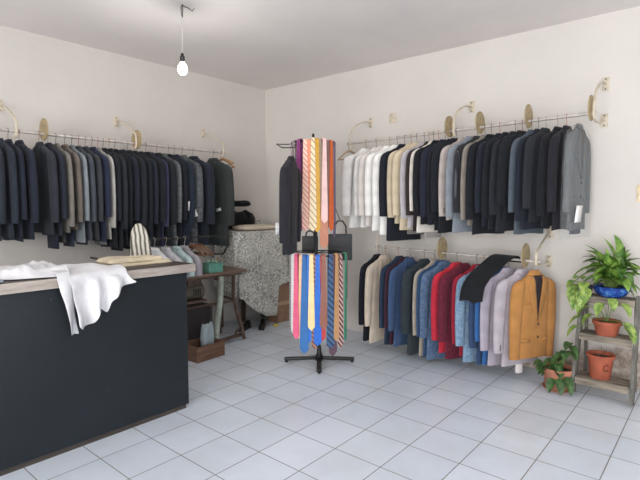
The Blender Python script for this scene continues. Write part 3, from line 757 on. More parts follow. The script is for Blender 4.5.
MB().box((-.035, 0, 1.047), (1.98, .6, .056)).build('worktop', wood('counter_top_wood', (74, 64, 60), (52, 45, 43), .45, 0, 5), ctr, bevel=.002)
MB().box((-.035, -.3025, 1.047), (1.985, .006, .058)).build('edge_strip', wood('counter_edge', (176, 166, 158), (140, 130, 122), .6, 0, 8), ctr, bevel=.001)
e2 = MB().box((.957, 0, 1.047), (.006, .6, .058)).build('edge_strip', MATS['counter_edge'], ctr, bevel=.001)
# white shirt thrown over the counter edge
m_white = fabric((212, 212, 215))
sh = thing('shirt', 'white shirt draped over the front edge of the black counter', 'shirt', (-3.4, -1.8, CZ))
def drape(x0, x1, nx, lens, back, seed, up0=.012, amp=.018, xs=lambda x, t: x):
    rows = []
    ye = -1.9685
    for i in range(nx+1):
        s_ = i/nx; x = x0+(x1-x0)*s_; ln = lerp(lens, x); bk = lerp(back, x)
        row = []
        for k in range(9):
            f = k/8; y = bk+(ye+.012-bk)*f
            h = up0+amp*(1+nz(x*9, y*9, seed))*(1-.75*f**3) if ln > .0 or f < .9 else up0
            h *= min(1, (k+.3)/1.6)
            row.append((x+.02*nz(x*5, y*5, seed+4), y, CZ+max(.006, h)))
        row.append((x, ye-.004, CZ+.004)); row.append((x, ye-.012, CZ-.012))
        for k in range(1, 12):
            f = k/11; z = CZ-.012-ln*f
            fo = (.045*f+.008)*(1+math.sin(x*46+seed+2.2*f+3*nz(x*4, f, seed)))*.8+.012*f*nz(x*30, f*6, seed)
            row.append((xs(x, f)+.008*nz(x*6, f*3, seed), ye-.014-fo, z))
        rows.append([Vector(p)-Vector((-3.4, -1.8, CZ)) for p in row])
    return MB().grid(rows)
drape(-3.44, -3.075, 30, [(-3.44, .28), (-3.40, .31), (-3.34, .27), (-3.32, .22), (-3.28, .20), (-3.245, .235), (-3.235, .16), (-3.18, .11), (-3.075, .05)],
      [(-3.44, -1.55), (-3.3, -1.62), (-3.2, -1.70), (-3.075, -1.80)], 1.7, amp=.028, xs=lambda x, t: x+.02*t).build('body', m_white, sh, solid=.003, sub=1)
drape(-3.50, -3.425, 10, [(-3.50, .33), (-3.425, .33)], [(-3.50, -1.66), (-3.425, -1.66)], 4.2, amp=.015, up0=.03, xs=lambda x, t: (x-(-3.46))*(1-.35*t)-3.46+.035*t).build('sleeve', m_white, sh, solid=.003, sub=1)
rows = []
for i in range(31):
    x = -3.80+.39*i/30; row = []
    for k in range(17):
        f = k/16; yb = lerp([(-3.93, -1.62), (-3.7, -1.45), (-3.41, -1.55)], x); yf = lerp([(-3.80, -1.78), (-3.7, -1.87), (-3.45, -1.955)], x)
        y = yf+(yb-yf)*f; e = min(1, min(f, 1-f)*6)*min(1, (i+.5)/4)
        row.append(Vector((x, y, CZ+.006+e*(.016+.034*(1+nz(x*9, y*13, 3))*.8+.035*abs(nz(x*19, y*19, 8)))))-Vector((-3.4, -1.8, CZ)))
    rows.append(row)
MB().grid(rows).build('crumpled_back', m_white, sh, solid=.003, sub=1)
# folded beige cloth
fc = thing('folded_cloth', 'folded beige cloth lying on the counter near its right end', 'cloth', (-2.83, -1.62, CZ))
def blob(lx, ly, lz, seed, n=22, amp=.25, p=3.2, flat=0.0, fr=9):
    rows = []
    for i in range(n//2+1):
        ph = PI*i/(n//2); r = []
        for j in range(n):
            th = 2*PI*j/n
            def sp(c, e): return math.copysign(abs(c)**(2/e), c)
            x = sp(math.cos(th), p)*abs(math.sin(ph))**(2/p); y = sp(math.sin(th), p)*abs(math.sin(ph))**(2/p); z = sp(math.cos(ph), 2.4)
            k = 1+amp*nz(x*lx*fr+seed, y*ly*fr, z*lz*fr+seed)
            zz = (z*.5+.5)*lz*(k if z > -.2 else 1)
            r.append((x*lx/2*(1+.3*amp*nz(x*3+seed, y*3, z*2)), y*ly/2*(1+.3*amp*nz(x*3, y*3+seed, z*2)), zz))
        rows.append(r)
    return MB().grid(rows, cu=True)
m_beige = fabric((206, 192, 166))
for k, (lx, ly, z0, h, sx0) in enumerate(((.46, .27, .002, .020, 0), (.40, .23, .026, .022, -.03))):
    top, bot = [], []
    for i in range(31):
        u = i/30*2-1; rt, rb = [], []
        for j in range(19):
            v_ = j/18*2-1
            x = sx0+u*lx/2*(1+.08*nz(v_*2.2, k*3.1, .5))+.012*nz(u*3, v_*3, k); y = v_*ly/2*(1+.10*nz(u*2.4, k*1.7, 3.5))
            e = max(0, min(1, min(1-abs(u), 1-abs(v_))*9))**.5
            zz = z0+.004+e*h*(.75+.55*nz(x*11, y*14, k*4+1))+(.016*max(0, nz(x*6, y*6, k+9)) if k else 0)
            rt.append((x, y, zz)); rb.append((x, y, z0))
        top.append(rt); bot.append(rb)
    m_ = MB().grid(top)
    if k == 0: m_.grid(bot)
    m_.grid([top[0], bot[0]]).grid([top[-1], bot[-1]]).grid([[r[0] for r in top], [r[0] for r in bot]]).grid([[r[-1] for r in top], [r[-1] for r in bot]])
    m_.build('fold', m_beige, fc, ang=50)
gc = blob(.16, .13, .02, 9, 20, .3).build('folded_cloth', fabric((150, 160, 172)), ang=80); gc.location = (-3.83, -1.89, CZ+.001)
tag(gc, 'small blue-grey folded cloth on the counter at the picture edge', 'cloth')
# ironing board stood on end behind the counter
ib = thing('ironing_board', 'ironing board with striped cover standing on end behind the counter', 'ironing board', (-2.50+ex.x*.05, -1.19+ex.y*.05, 0), math.atan2(ex.y, ex.x)+.35, rot=None)
m, N, L, b = newmat('striped_cover', (200, 196, 184), .85)
v = coords(N, L); s = N.new('ShaderNodeSeparateXYZ'); L.new(v, s.inputs[0])
wv = N.new('ShaderNodeTexWave'); wv.inputs['Scale'].default_value = 9; wv.inputs['Distortion'].default_value = 2.5; wv.bands_direction = 'X'; L.new(v, wv.inputs['Vector'])
L.new(ramp(N, L, wv.outputs['Fac'], [(.1, lin((96, 92, 86))), (.4, lin((160, 154, 142))), (.75, lin((212, 208, 196)))]), b.inputs['Base Color'])
m_stripe = m
outl = []
for i in range(25):
    a = PI*i/24; outl.append((.080*math.cos(a), 1.16+.195*math.sin(a)))
outl = [(.15, .02), (.15, .5), (.125, .85), (.092, 1.06)]+outl+[(-.092, 1.06), (-.125, .85), (-.15, .5), (-.15, .02)]
rows = []
for yy, k in ((.0, .86), (-.018, .97), (-.026, 1), (-.034, .97), (-.05, .84)):
    rows.append([(x*k, yy, .7+(z-.7)*(1-(1-k)*.12)) for x, z in outl])
mbx = MB().grid(rows, cu=True); mbx.cap(rows[0]); mbx.cap(rows[-1]); mbx.build('padded_board', m_stripe, ib, ang=50)
MB().tube([(-.09, .014, .2), (.05, .014, .75)], .009, 8).build('leg', m_rail, ib); MB().tube([(.09, .034, .2), (-.05, .034, .75)], .009, 8).build('leg', m_rail, ib)
ib.rotation_euler = (-.05, -.07, math.atan2(ex.y, ex.x)+.45)

# ------------------------------------------------------------------ sewing table
tb = thing('sewing_table', 'old wooden sewing table with brown splayed iron legs behind the counter', 'table', (-1.12, -.84, 0), -.05)
m_tw = wood('table_wood', (132, 112, 98), (94, 76, 64), .55, 0, 5); m_rust = plain('brown_iron', (92, 74, 64), .6, .2, var=.18)
m_green = plain('pale_green_paint', (150, 158, 146), .5, var=.1)
MB().box((-.54, .235, .775), (1.16, .47, .032)).build('tabletop', m_tw, tb, bevel=.003)
MB().box((-.54, .235, .745), (1.06, .40, .026)).build('apron', m_rust, tb, bevel=.003)
def path_beam(mb, pts, w_, h_):
    for a, c in zip(pts, pts[1:]): mb.beam(a, c, w_, h_)
    return mb
for x, yf in ((-.06, 0), (-.98, 0)):
    fr = MB().tube([(x-.02, .09, .735), (x-.03, .09, .50), (x-.01, .06, .34), (x+.03, .02, .15), (x+.05, -.0, .012)], [.027, .024, .026, .026, .024], 10, flat=.7).build('front_leg', m_rust, tb)
    MB().tube([(x-.02, .34, .735), (x-.02, .35, .4), (x+.0, .40, .012)], .022, 10).build('rear_leg', m_rust, tb)
    MB().tube([(x-.03, .09, .46), (x-.02, .35, .46)], .015, 8).build('side_rail', m_rust, tb)
MB().tube([(-.98, .10, .44), (-.08, .10, .44)], .014, 8).build('stretcher', m_rust, tb)
MB().tube([(-.285, .04, .74), (-.31, .02, .5), (-.37, -.01, .25), (-.41, -.04, .012)], [.042, .040, .035, .028], 12, flat=.8).build('pedal_column', m_green, tb)
MB().box((-.29, .06, .725), (.10, .07, .05)).build('column_bracket', m_rust, tb, bevel=.006)
MB().beam((-.5, -.02, .05), (.0, .06, .05), .05, .03).build('treadle_bar', m_rust, tb, bevel=.006)
MB().tube([(-.11, .03, .075), (-.07, .05, .11), (.0, .06, .10), (.02, .05, .06)], .014, 8).build('pedal_crank', m_rust, tb)
mo = MB().tube([(-.74, .16, .60), (-.46, .16, .60)], [.085, .085], 20).build('motor', plain('motor_grey', (104, 98, 88), .55, .3), tb, bevel=.006)
for k in range(5):
    MB().box((-.60+.02*k, .073, .60), (.008, .006, .07)).build('grille_slot', m_black, mo)
MB().box((-.62, .16, .50), (.34, .20, .025)).build('motor_shelf', m_rust, tb, bevel=.004)
MB().box((-.56, .16, .6865), (.16, .10, .09)).build('motor_mount', m_rust, tb, bevel=.004)
# things under the table
cr = thing('wooden_box', 'low brown wooden box on the floor under the sewing table', 'box', (-1.80, -.99, 0), .05)
m_cr = wood('box_wood', (118, 88, 70), (88, 62, 48), .7)
for c_, d_ in (((0, -.13, .075), (.34, .014, .15)), ((0, .13, .075), (.34, .014, .15)), ((-.163, 0, .075), (.014, .246, .15)), ((.163, 0, .075), (.014, .246, .15))): MB().box(c_, d_).build('side_board', m_cr, cr, bevel=.002)
MB().box((0, 0, .008), (.31, .246, .016)).build('bottom_board', m_cr, cr)
rg = blob(.16, .05, .20, 5, 22, .35).build('hanging_rag', fabric((158, 172, 178)), ang=80); rg.location = (-1.545, -.945, .21); rg.name = 'rag'
rg.location = (-1.74, -.99, .018); rg.scale = (.9, 1.6, 1.5)
tag(rg, 'pale blue-grey rag bunched up in the wooden box under the table', 'rag')
bx = MB().box((-1.52, -.42, .2), (.34, .2, .4)).build('storage_box', plain('dark_box', (58, 52, 54), .7), bevel=.006); tag(bx, 'dark upright box on the floor behind the table legs', 'box')
bx = MB().box((-1.27, -.26, .17), (.14, .2, .34)).build('storage_box', plain('grey_box', (86, 82, 84), .7), bevel=.006); tag(bx, 'grey narrow box on the floor behind the table right leg', 'box')
# teal box on the table
P = at(209, 268, 2, .792)
P = Vector((-1.475, -.745, .792))
tl = thing('tool_box', 'open teal metal box of sewing notions on the sewing table', 'box', P, -.1)
m_teal = plain('teal_paint', (96, 150, 134), .45)
for c_, d_ in (((0, -.06, .05), (.17, .006, .1)), ((0, .06, .05), (.17, .006, .1)), ((-.082, 0, .05), (.006, .114, .1)), ((.082, 0, .05), (.006, .114, .1))): MB().box(c_, d_).build('wall', m_teal, tl, bevel=.001).name = 'side_panel'
MB().box((0, 0, .004), (.158, .114, .008)).build('bottom', m_teal, tl)
MB().box((0, -.064, .088), (.176, .006, .014)).build('rim', m_teal, tl, bevel=.001)
m_mint = plain('mint_ribbon', (150, 186, 160), .5); 
for k in range(3):
    rows_ = []
    a0 = k*2.1
    pts = [Vector((.016*math.cos(a0+i*.5)*(1+.1*i/9)-.01+.045*(k-1), .022*math.sin(a0+i*.5),   .075+.006*i+.008*math.sin(i*1.3+k))) for i in range(11)]
    o = MB().tube(pts, .009, 7, flat=.4).build('ribbon_coil', m_mint, None); o.location = P; o.rotation_euler.z = -.1
    o.name = 'ribbon_coil'; tag(o, 'coil of mint green ribbon in the teal box, %s one' % ('left', 'middle', 'right')[k], 'ribbon', 'ribbons in the teal box')
o = MB().tube([(.055, -.01, .02), (.065, .0, .16)], .006, 8).build('wooden_stick', HG_BROWN); o.location = P; tag(o, 'thin tan wooden stick standing at the right in the teal box', 'stick')

# ------------------------------------------------------------------ covered machine by the corner
m, N, L, b = newmat('floral_cloth', (160, 160, 152), .9, 0, .2)
v = coords(N, L)
vo = N.new('ShaderNodeTexVoronoi'); vo.feature = 'DISTANCE_TO_EDGE'; vo.inputs['Scale'].default_value = 19
nd = N.new('ShaderNodeTexNoise'); nd.inputs['Scale'].default_value = 9; nd.inputs['Detail'].default_value = 3; L.new(v, nd.inputs['Vector'])
va = N.new('ShaderNodeVectorMath'); va.operation = 'MULTIPLY_ADD'; L.new(nd.outputs['Color'], va.inputs[0]); va.inputs[1].default_value = (.16, .16, .16); L.new(v, va.inputs[2])
L.new(va.outputs[0], vo.inputs['Vector'])
c1 = ramp(N, L, vo.outputs['Distance'], [(.03, lin((226, 224, 217))), (.08, lin((148, 148, 142)))])
n2 = noise_node(N, L, v, 55, 4, .7); c2 = ramp(N, L, n2, [(.45, lin((158, 158, 152))), (.56, lin((226, 224, 217)))])
big = ramp(N, L, noise_node(N, L, v, 6, 2), [(.4, (0, 0, 0, 1)), (.55, (1, 1, 1, 1))])
mx = N.new('ShaderNodeMix'); mx.data_type = 'RGBA'; L.new(big, mx.inputs[0]); L.new(c1, mx.inputs[6]); L.new(c2, mx.inputs[7])
L.new(mx.outputs[2], b.inputs['Base Color']); bump(N, L, b, noise_node(N, L, v, 200, 2), .2, .001)
m_floral = m
cv = thing('covered_cabinet', 'tall cabinet draped in grey floral cloth in the room corner', 'cabinet', (-.585, -.34, 0))
x0, x1, y0, y1, zt = -.435, .435, -.27, .24, 1.195
MB().box((0, -.0, .86), (.78, .42, .62)).build('carcass', plain('cabinet_wood', (90, 74, 62), .7), cv)
for sx_ in (-.36, .0):
    MB().box((sx_, .15, .275), (.04, .04, .55)).build('leg', m_rust, cv)
MB().box((.36, .17, .275), (.04, .04, .55)).build('leg', m_rust, cv)
npt = 96; per = []
def sq(th, e=7):
    c_, s_ = math.cos(th), math.sin(th)
    return math.copysign(abs(c_)**(2/e), c_), math.copysign(abs(s_)**(2/e), s_)
rows = []
cx_, cy_ = (x0+x1)/2, (y0+y1)/2; hx, hy = (x1-x0)/2, (y1-y0)/2
hem = [(-.46, .50), (-.435, .45), (-.33, .36), (-.2, .25), (-.05, .17), (.08, .09), (.17, .035), (.195, .03), (.21, .30), (.225, .47), (.3, .50), (.5, .52)]
for lv in range(22):
    r = []
    for j in range(npt):
        th = 2*PI*j/npt; ux, uy = sq(th)
        if lv <= 4:
            k = (.05, .4, .75, .93, .985)[lv]; x, y, z = cx_+hx*ux*k, cy_+hy*uy*k, zt-(.0, .0, .0, .002, .008)[lv]
        else:
            f = (lv-5)/16
            hz = lerp(hem, cx_+hx*ux) if uy < .5 else .5
            z = zt-.022-(zt-.022-hz)*f
            fold = .022*f*math.sin(j*.75+2*nz(j*.07, 1, 2))+.015*f*nz(j*.2, z*2, 5)
            k = 1+fold/.4
            x, y = cx_+hx*ux*k, cy_+hy*uy*k
            if uy < -.3: y -= .012*f
        r.append((x, y, z))
    rows.append(r)
mbx = MB().grid(rows, cu=True); mbx.cap(rows[0]); mbx.build('cloth_cover', m_floral, cv, ang=80, solid=.002)
bx = thing('cardboard_box', 'brown cardboard box on the floor under the floral cloth', 'box', (-.205, -.487, 0))
m_card = plain('cardboard', (134, 104, 84), .85, var=.06)
MB().box((0.03, .0, .245), (.36, .19, .49)).build('carton', m_card, bx, bevel=.004)
MB().box((.03, -.0958, .245), (.36, .0015, .05)).build('tape', plain('tape', (164, 138, 112), .4), bx)
pad = blob(.56, .30, .065, 2, 30, .12, 5).build('seat_pad', fabric((202, 190, 172)), ang=80); pad.location = (-.60, -.44, zt+.003)
tag(pad, 'flat beige cushion on top of the cloth-covered cabinet', 'cushion')
m_blk = fabric((26, 27, 32))
for k, (lx, ly, lz, loc, lab) in enumerate(((.50, .20, .20, (-.64, -.165, zt+.003), 'heap of black folded clothes on the covered cabinet, bottom of pile'), (.30, .15, .07, (-.60, -.16, zt+.29), 'crumpled black garment topmost on the covered cabinet'))):
    o = blob(lx, ly, lz, 11+k*5, 44, .40, 3.2, fr=8).build('black_garment', m_blk, ang=80); o.location = loc; tag(o, lab, 'clothes', 'clothes on the covered cabinet')
o = blob(.2, .14, .10, 21, 24, .4, 2.6).build('bunched_cloth', m_floral, ang=80); o.location = (-.27, -.15, zt+.003); tag(o, 'bunched grey patterned cloth beside the black clothes on the cabinet', 'cloth')
# shoes under the cloth
def shoe(P, rz, label):
    t = thing('shoe', label, 'shoe', P, rz, 'black shoes by the covered cabinet'); m_ = plain('shoe_leather', (28, 27, 28), .35)
    rows = []
    for i in range(11):
        s_ = i/10; x = -.13+.26*s_; w_ = lerp([(0, .02), (.08, .034), (.45, .032), (.75, .044), (.93, .032), (1, .008)], s_); h_ = lerp([(0, .06), (.1, .085), (.3, .08), (.5, .06), (.8, .042), (1, .022)], s_)
        rows.append([(x, w_*math.cos(PI*j/10), .012+h_*math.sin(PI*j/10)**.7 if j not in (0, 10) else .012) for j in range(11)])
    mb_ = MB().grid(rows); mb_.cap(rows[0]); mb_.cap(rows[-1]); mb_.cap([r[0] for r in rows]+[r[-1] for r in rows[::-1]]); mb_.build('upper', m_, t, ang=60)
    MB().box((0, 0, .006), (.26, .07, .011)).build('sole', plain('sole_rubber', (20, 20, 20), .8), t, bevel=.002)
shoe((-.64, -.60, 0), -2.4, 'black shoe on the floor under the cloth hem, nearer the box')
shoe((-.83, -.50, 0), -2.7, 'black shoe on the floor under the cloth hem, further left')
o = blob(.07, .05, .03, 31, 16, .4).build('rag', fabric((196, 172, 80)), ang=80); o.location = (-.485, -.68, .001); tag(o, 'small yellow rag on the floor at the cloth hem', 'rag')

# ------------------------------------------------------------------ bulb
bp_ = at(182.6, 70, 2, 2.565); BX, BY = bp_.x, bp_.y
lamp = thing('pendant_bulb', 'bare glowing bulb hanging on a cord from the ceiling', 'lamp', (BX, BY, 2.60))
m, N, L, b = newmat('bulb_glow', (255, 255, 250), .3); b.inputs['Emission Color'].default_value = (1, .98, .95, 1); b.inputs['Emission Strength'].default_value = 9
MB().lathe([(.0, -.075), (.018, -.070), (.032, -.055), (.0385, -.033), (.036, -.012), (.026, .008), (.016, .022), (.0145, .03)], 24).build('bulb', m, lamp)
MB().lathe([(.0, .026), (.0175, .026), (.019, .05), (.019, .068), (.013, .074), (.012, .088), (.006, .095), (.0, .095)], 16).build('socket', plain('black_bakelite', (36, 35, 35), .4), lamp)
MB().tube([(0, 0, .09), (.003, 0, .25), (0, .003, .40), (0, 0, .452)], .003, 6).build('cord', plain('cord_white', (196, 190, 184), .6), lamp)
wt = thing('ceiling_wire', 'twisted black wires poking from the ceiling above the bulb', 'wire', (BX, BY, H))
MB().tube([(.012, 0, 0), (.014, .004, -.05), (.008, .0, -.10), (-.004, -.003, -.075), (-.004, .0, -.02)], .0035, 6).build('wire', m_black, wt).name = 'wire_loop'
MB().tube([Vector((0, 0, -.012)), ex*.05+Vector((0, 0, -.03)), ex*.085+Vector((0, 0, -.055)), ex*.10+Vector((0, 0, -.035))], .0035, 6).build('wire_end', m_black, wt)

# ------------------------------------------------------------------ stepladder and plants
m_old = wood('weathered_wood', (150, 140, 126), (84, 76, 68), .85, 1, 9, 10, .6); m_oldz = wood('weathered_wood_upright', (128, 126, 120), (78, 75, 70), .85, 2, 9, 10, .5)
ld = thing('step_stool', 'old grey wooden step stool holding the potted plants', 'stool', (-.35, -4.22, 0))
for sy in (.195, -.205):
    MB().beam((-.085, sy, .012), (.13, sy*.96, .80), .026, .105, (1, 0, 0)).build('side_rail', m_oldz, ld, bevel=.003)
    MB().beam((.245, sy*.9, .012), (.165, sy*.86, .755), .035, .022, (0, 1, 0)).build('rear_leg', m_oldz, ld, bevel=.002)
for z, x, dp in ((.14, -.02, .20), (.475, .055, .17), (.770, .10, .17)):
    w_ = .36 if z < .8 else .46
    tr = MB().box((x, -.005, z), (dp, w_, .024)).build('tread', m_old, ld, bevel=.003)
    if z < .8: MB().box((x-dp/2+.006, -.005, z-.026), (.016, w_, .030)).build('nosing', m_old, tr, bevel=.002)
def leaf_m(name, c1, c2, var=False):
    m, N, L, b = newmat(name, c1, .4); b.inputs['Subsurface Weight'].default_value = 0
    v = coords(N, L); f = noise_node(N, L, v, 16 if not var else 30, 4, .6)
    L.new(ramp(N, L, f, [(.38, lin(c2)), (.62, lin(c1))]), b.inputs['Base Color']); b.inputs['Transmission Weight'].default_value = 0
    return m
lf_dark = leaf_m('leaf_dark', (88, 130, 54), (54, 90, 36)); lf_lite = leaf_m('leaf_light', (138, 172, 78), (88, 130, 52)); lf_var = leaf_m('leaf_variegated', (160, 180, 94), (84, 126, 54), True); lf_zz = leaf_m('leaf_round', (74, 108, 58), (44, 70, 40), True)
def leaf(mb, P, d, ln, wd, droop, seed=0, heart=False):
    """an arching blade that starts at P along d and bends down"""
    P = Vector(P); d = Vector(d).normalized(); side = d.cross(Vector((0, 0, 1)))
    if side.length < .05: side = Vector((1, 0, 0))
    side.normalize(); pts = []; dirs = []; p = P.copy()
    n = 8
    for i in range(n+1):
        pts.append(p.copy()); dirs.append(d.copy()); p = p+d*ln/n; d = (d+Vector((0, 0, -droop/n))).normalized()
    rows = []
    for i in range(n+1):
        s_ = i/n
        w_ = wd*(math.sin(PI*min(1, s_**.75))**.9 if not heart else lerp([(0, .35), (.12, .85), (.3, 1), (.55, .82), (.8, .45), (1, .02)], s_))*.5
        if i == n: w_ = .001
        nn = side.cross(dirs[i]); 
        rows.append([pts[i]-side*w_+nn*w_*.35, pts[i]-side*w_*.5+nn*w_*.12, pts[i], pts[i]+side*w_*.5+nn*w_*.12, pts[i]+side*w_+nn*w_*.35])
    mb.grid(rows)
def pot(t, prof, mat, soil_r, soil_z, n=28):
    MB().lathe(prof, n).build('pot', mat, t, ang=35)
    MB().lathe([(.0, soil_z+.012), (soil_r*.5, soil_z+.008), (soil_r, soil_z)], 20).build('soil', plain('soil', (66, 52, 44), .95, bmp=1, scale=60, dist=.01), t)
m_terra = plain('terracotta', (160, 84, 60), .75, var=.1, scale=12); m_terra2 = plain('terracotta_pale', (172, 114, 92), .8, var=.16, scale=9)
def potprof(r0, r1, h, rim=.03, th=.010):
    return [(.001, .004), (r0*.95, .0), (r0, .005), (r1-.006, h-rim), (r1-.004, h-rim), (r1+.004, h-rim+.002), (r1+.006, h-.003), (r1+.002, h), (r1-th, h), (r1-th-.006, h-.05)]
# A  the bushy plant in the blue pot
m, N, L, b = newmat('blue_glaze', (34, 74, 150), .25); v = coords(N, L)
f = noise_node(N, L, v, 22, 2); L.new(ramp(N, L, f, [(.45, lin((26, 58, 138))), (.6, lin((48, 100, 176))), (.72, lin((120, 170, 200)))]), b.inputs['Base Color']); m_blue = m
pa = thing('potted_plant', 'bushy long-leaved plant in a blue bowl on top of the step stool', 'plant', (-.25, -4.235, .783), 0, 'potted plants')
pot(pa, [(.001, .004), (.07, .0), (.074, .004), (.105, .022), (.126, .055), (.13, .075), (.136, .083), (.129, .087), (.120, .083), (.116, .062)], m_blue, .118, .068)
rnd = random.Random(5)
fo = MB(); fl = MB(); st = MB()
for k in range(74):
    a = rnd.uniform(0, 2*PI); e = rnd.uniform(.15, 1.35); ln = rnd.uniform(.15, .27)*(1.1 if e > .6 else .95); hgt = rnd.uniform(.02, .17)
    base = Vector((rnd.uniform(-.06, .06), rnd.uniform(-.06, .06), .075+hgt))
    d = Vector((math.cos(a)*math.cos(e), math.sin(a)*math.cos(e), math.sin(e)))
    if d.x > .1: d.x *= .25
    leaf(fo if rnd.random() < .35 else fl, base, d, ln, rnd.uniform(.06, .09), rnd.uniform(.8, 2.6))
    st.tube([(base.x*.5, base.y*.5, .065), base], .003, 5)
for (a, e, ln, dr) in ((1.9, .75, .36, 2.4), (2.2, 1.15, .34, 1.2), (-1.6, .55, .40, 1.3), (-1.5, .3, .36, 1.1), (1.6, .4, .32, 1.8), (-1.9, .9, .30, 2.)):
    leaf(fl, (0, 0, .17), Vector((math.cos(a)*math.cos(e), math.sin(a)*math.cos(e), math.sin(e))), ln, .07, dr)
fo.build('foliage', lf_dark, pa, ang=180); fl.build('foliage', lf_lite, pa, ang=180); st.build('stem', plain('stem_green', (110, 132, 70), .6), pa)
# B  trailing plant at the left of the top tread
pb = thing('potted_plant', 'trailing plant in a small dark pot, left on the top tread', 'plant', (-.26, -4.065, .783), 0, 'potted plants')
pot(pb, potprof(.035, .046, .075, .015, .005), plain('dark_pot', (56, 56, 66), .5), .04, .06)
fo = MB(); st = MB()
for (y, x, z, dy, dz, ln) in ((.10, -.04, .06, .8, -.3, .13), (.06, -.13, .03, .5, -.6, .14), (.0, -.14, .03, -.1, -.9, .15), (.11, -.05, .0, .6, -.9, .13), (.14, -.02, .08, .9, .0, .11), (.03, -.14, -.04, .3, -1., .13), (-.04, -.13, .05, -.3, -.7, .12), (.09, -.12, -.06, .5, -.9, .12), (.05, -.05, .11, .4, .4, .12), (.14, .02, .02, .8, -.7, .12), (.0, -.1, .09, -.2, -.1, .12), (.16, -.03, -.05, .5, -1., .11), (.12, -.1, .05, .7, -.5, .13)):
    y *= .5; x = x*1.05-.01; dy *= .45; z = max(z, -.02)+.02
    p = Vector((x, y, z)); leaf(fo, p, (-.5, dy, dz), ln, .085, 1.5, heart=True)
    st.tube([(0, .01, .06), (x*.5, y*.5, .095), (x*.95, y*.9, max(z, .06)*.6+.04), p], .002, 5)
fo.build('foliage', lf_var, pb, ang=180); st.build('stem', MATS['stem_green'], pb)
# C  terracotta pot on the middle tread
pc = thing('potted_plant', 'leggy variegated plant in terracotta pot on the middle tread', 'plant', (-.315, -4.225, .488), 0, 'potted plants')
pot(pc, potprof(.075, .098, .115, .03), m_terra, .086, .095)
fo = MB(); st = MB()
for (y, x, z, dy, ln) in ((.12, -.06, .22, .6, .13), (.17, -.05, .13, .8, .14), (.09, -.07, .16, .5, .12), (-.12, -.08, .13, -.6, .17), (-.13, -.05, .10, -.4, .16), (-.10, -.06, .27, -.5, .13), (.03, -.08, .26, .1, .12), (-.03, -.06, .30, -.2, .11), (.16, -.06, .25, .7, .12), (.19, -.06, .05, .5, .13)):
    p = Vector((x, y, z)); st.tube([(0, 0, .09), (x*.4, y*.3, z*.6+.05), p], .0028, 5)
    leaf(fo, p, (-.35, dy, -.3), ln, .075, 1.4, heart=True)
fo.build('foliage', lf_var, pc, ang=180); st.build('stem', MATS['stem_green'], pc)
# D  terracotta pot of bare soil on the bottom tread
pd = thing('flower_pot', 'plain terracotta pot of bare soil on the bottom tread', 'pot', (-.365, -4.20, .153), 0, 'potted plants')
pot(pd, potprof(.072, .097, .19, .022), m_terra, .085, .16)
n_ = -ez; tg = Vector((-n_.y, n_.x, 0))
MB().tube([n_*(.088+.003*math.sin(a_))+tg*(.022*math.cos(a_)-.005)+Vector((0, 0, .10+.024*math.sin(a_))) for a_ in [math.radians(40+k*28) for k in range(11)]], .004, 6).build('horseshoe_mark', plain('dark_terra', (110, 58, 46), .8), pd)
st = MB()
for k in range(4): st.tube([(.02*k-.03, .02*math.sin(k*2), .17), (.03*k-.045, .04*math.sin(k*2+.5), .215+.008*k)], .002, 5)
st.build('dry_stem', plain('dry_stem', (120, 96, 76), .8), pd)
# E  pot on the floor
pe = thing('potted_plant', 'round-leaved plant in a chipped terracotta pot on the floor', 'plant', (-.40, -3.905, 0), 0, 'potted plants')
MB().lathe([(.001, .0), (.115, .0), (.135, .018), (.128, .018), (.112, .008), (.001, .008)], 28).build('saucer', m_terra2, pe)
MB().lathe([(r, z+.009) for r, z in potprof(.110, .138, .20, .045)], 28).build('pot', m_terra2, pe, ang=35)
MB().lathe([(.0, .19), (.06, .186), (.126, .175)], 20).build('soil', MATS['soil'], pe)
MB().tube([Vector((0, .136, .13)), Vector((-.01, .165, .14)), Vector((-.01, .172, .17)), Vector((0, .146, .185))], .011, 8).build('handle', m_terra2, pe)
fo = MB(); st = MB()
for (y, x, z, dy, ln) in ((.13, -.06, .25, .7, .09), (.10, -.08, .24, .3, .11), (.03, -.06, .29, .4, .12), (.0, -.05, .24, .2, .12), (-.03, -.06, .33, .3, .12), (-.07, -.05, .39, -.1, .12), (-.10, -.04, .44, -.5, .13), (-.12, -.05, .40, -.4, .12), (-.05, -.12, .14, -.2, .15), (-.10, -.10, .16, -.4, .17), (.01, -.13, .13, .1, .14), (.06, -.10, .21, .5, .12), (-.02, -.09, .21, -.3, .11), (-.05, -.05, .36, .35, .10), (.05, -.03, .26, .6, .10), (-.02, -.10, .27, -.2, .10), (.08, -.05, .20, .4, .10), (-.08, -.06, .34, .5, .10), (-.11, -.03, .47, .2, .10)):
    p = Vector((x, y, z)); st.tube([(0, y*.3, .18), (x*.5, y*.5, .1+z*.6), p], .0035, 5)
    leaf(fo, p, (-.50, dy, -.12 if z > .2 else -.5), ln*1.05, .09, 1.1, heart=True)
fo.build('foliage', lf_zz, pe, ang=180); st.build('stem', MATS['stem_green'], pe)

pe.scale = (.86, .86, .86)
# light switch on the right wall
sw = thing('light_switch', 'cream light switch on the right wall above the plants', 'switch', (0, -4.385, 1.60))
MB().box((-.005, 0, 0), (.010, .085, .13)).build('plate', plain('switch_cream', (226, 206, 164), .5, bmp=0), sw, bevel=.002)
MB().box((-.012, 0, 0), (.008, .05, .09)).build('rocker', plain('switch_white', (236, 230, 220), .4, bmp=0), sw, bevel=.002)
# folded black jacket lying over the lower rail garments
q1, q2 = sl[-2], sl[-3]
bj = thing('draped_jacket', 'black folded jacket thrown over the lavender jackets on lower rail', 'jacket', RL.pos(sl[-3]), 0, 'garments on the right wall lower rail')
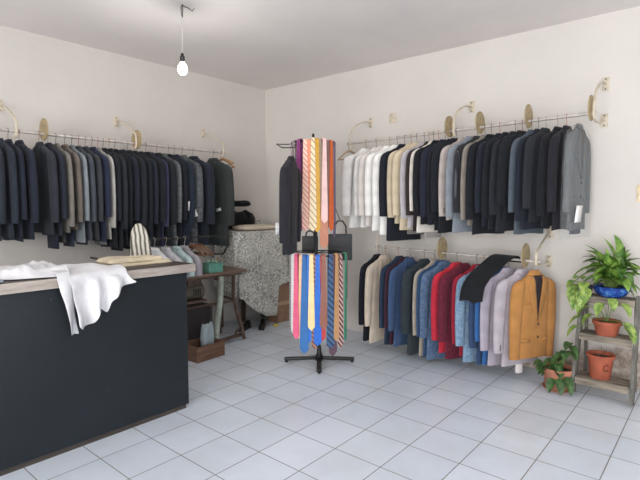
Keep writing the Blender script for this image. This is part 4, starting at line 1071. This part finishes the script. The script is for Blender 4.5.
# it lies over the rail and falls down on the outer side, over the shoulders below
rows = []
pth = [(0, (.05, -.03)), (.12, (.03, .02)), (.2, (0, .036)), (.3, (-.06, .015)), (.45, (-.15, -.06)), (.62, (-.26, -.135)), (.75, (-.325, -.22)), (1, (-.345, -.37))]
for i in range(17):
    s_ = i/16; y = -3.345-.20*s_; row = []
    for k in range(23):
        f = k/22
        dx = lerp([(a_, p_[0]) for a_, p_ in pth], f); dz = lerp([(a_, p_[1]) for a_, p_ in pth], f)
        x = RX+dx-.012*(1+math.sin(y*44+4*f))*f*.8; z = zl(y)+dz+.014*nz(y*9, f*4, 1)*f+(.06*abs(math.sin(s_*PI*1.4+.4))*max(0, f-.45))
        row.append(Vector((x, y-dx*.46*(1-.0)+.02*nz(f*3, 2, 7), z))-bj.location)
    rows.append(row)
MB().grid(rows).build('folded_body', fabric((28, 30, 34)), bj, solid=.010, sub=1, ang=80)

# ------------------------------------------------------------------ light
wd = bpy.data.worlds.new('daylight'); scene.world = wd; wd.use_nodes = True
bg = wd.node_tree.nodes['Background']; bg.inputs['Color'].default_value = (.80, .90, 1, 1); bg.inputs['Strength'].default_value = 1.0
def area(name, loc, rot, sx_, sy_, power, col):
    l = bpy.data.lights.new(name, 'AREA'); l.shape = 'RECTANGLE'; l.size = sx_; l.size_y = sy_; l.energy = power; l.color = col
    o = bpy.data.objects.new(name, l); COL.objects.link(o); o.location = loc; o.rotation_euler = rot
area('daylight_front', (X0-.1, (OY0+OY1)/2, OH/2), (PI/2, 0, -PI/2), OY1-OY0-.1, OH-.1, 325, (1, .99, .97))
area('daylight_back', ((OX0+OX1)/2, Y0-.1, OH/2), (PI/2, 0, 0), OX1-OX0-.1, OH-.1, 96, (.95, .98, 1))
pl = bpy.data.lights.new('bulb_light', 'POINT'); pl.energy = 9; pl.shadow_soft_size = .04; pl.color = (1, .96, .9)
o = bpy.data.objects.new('bulb_light', pl); COL.objects.link(o); o.location = (BX, BY, 2.47)
vs = scene.view_settings; vs.view_transform = 'Standard'; vs.look = 'None'; vs.gamma = 1; vs.use_curve_mapping = False; vs.exposure = .06
scene.cycles.max_bounces = 8; scene.cycles.diffuse_bounces = 5; scene.cycles.transparent_max_bounces = 12
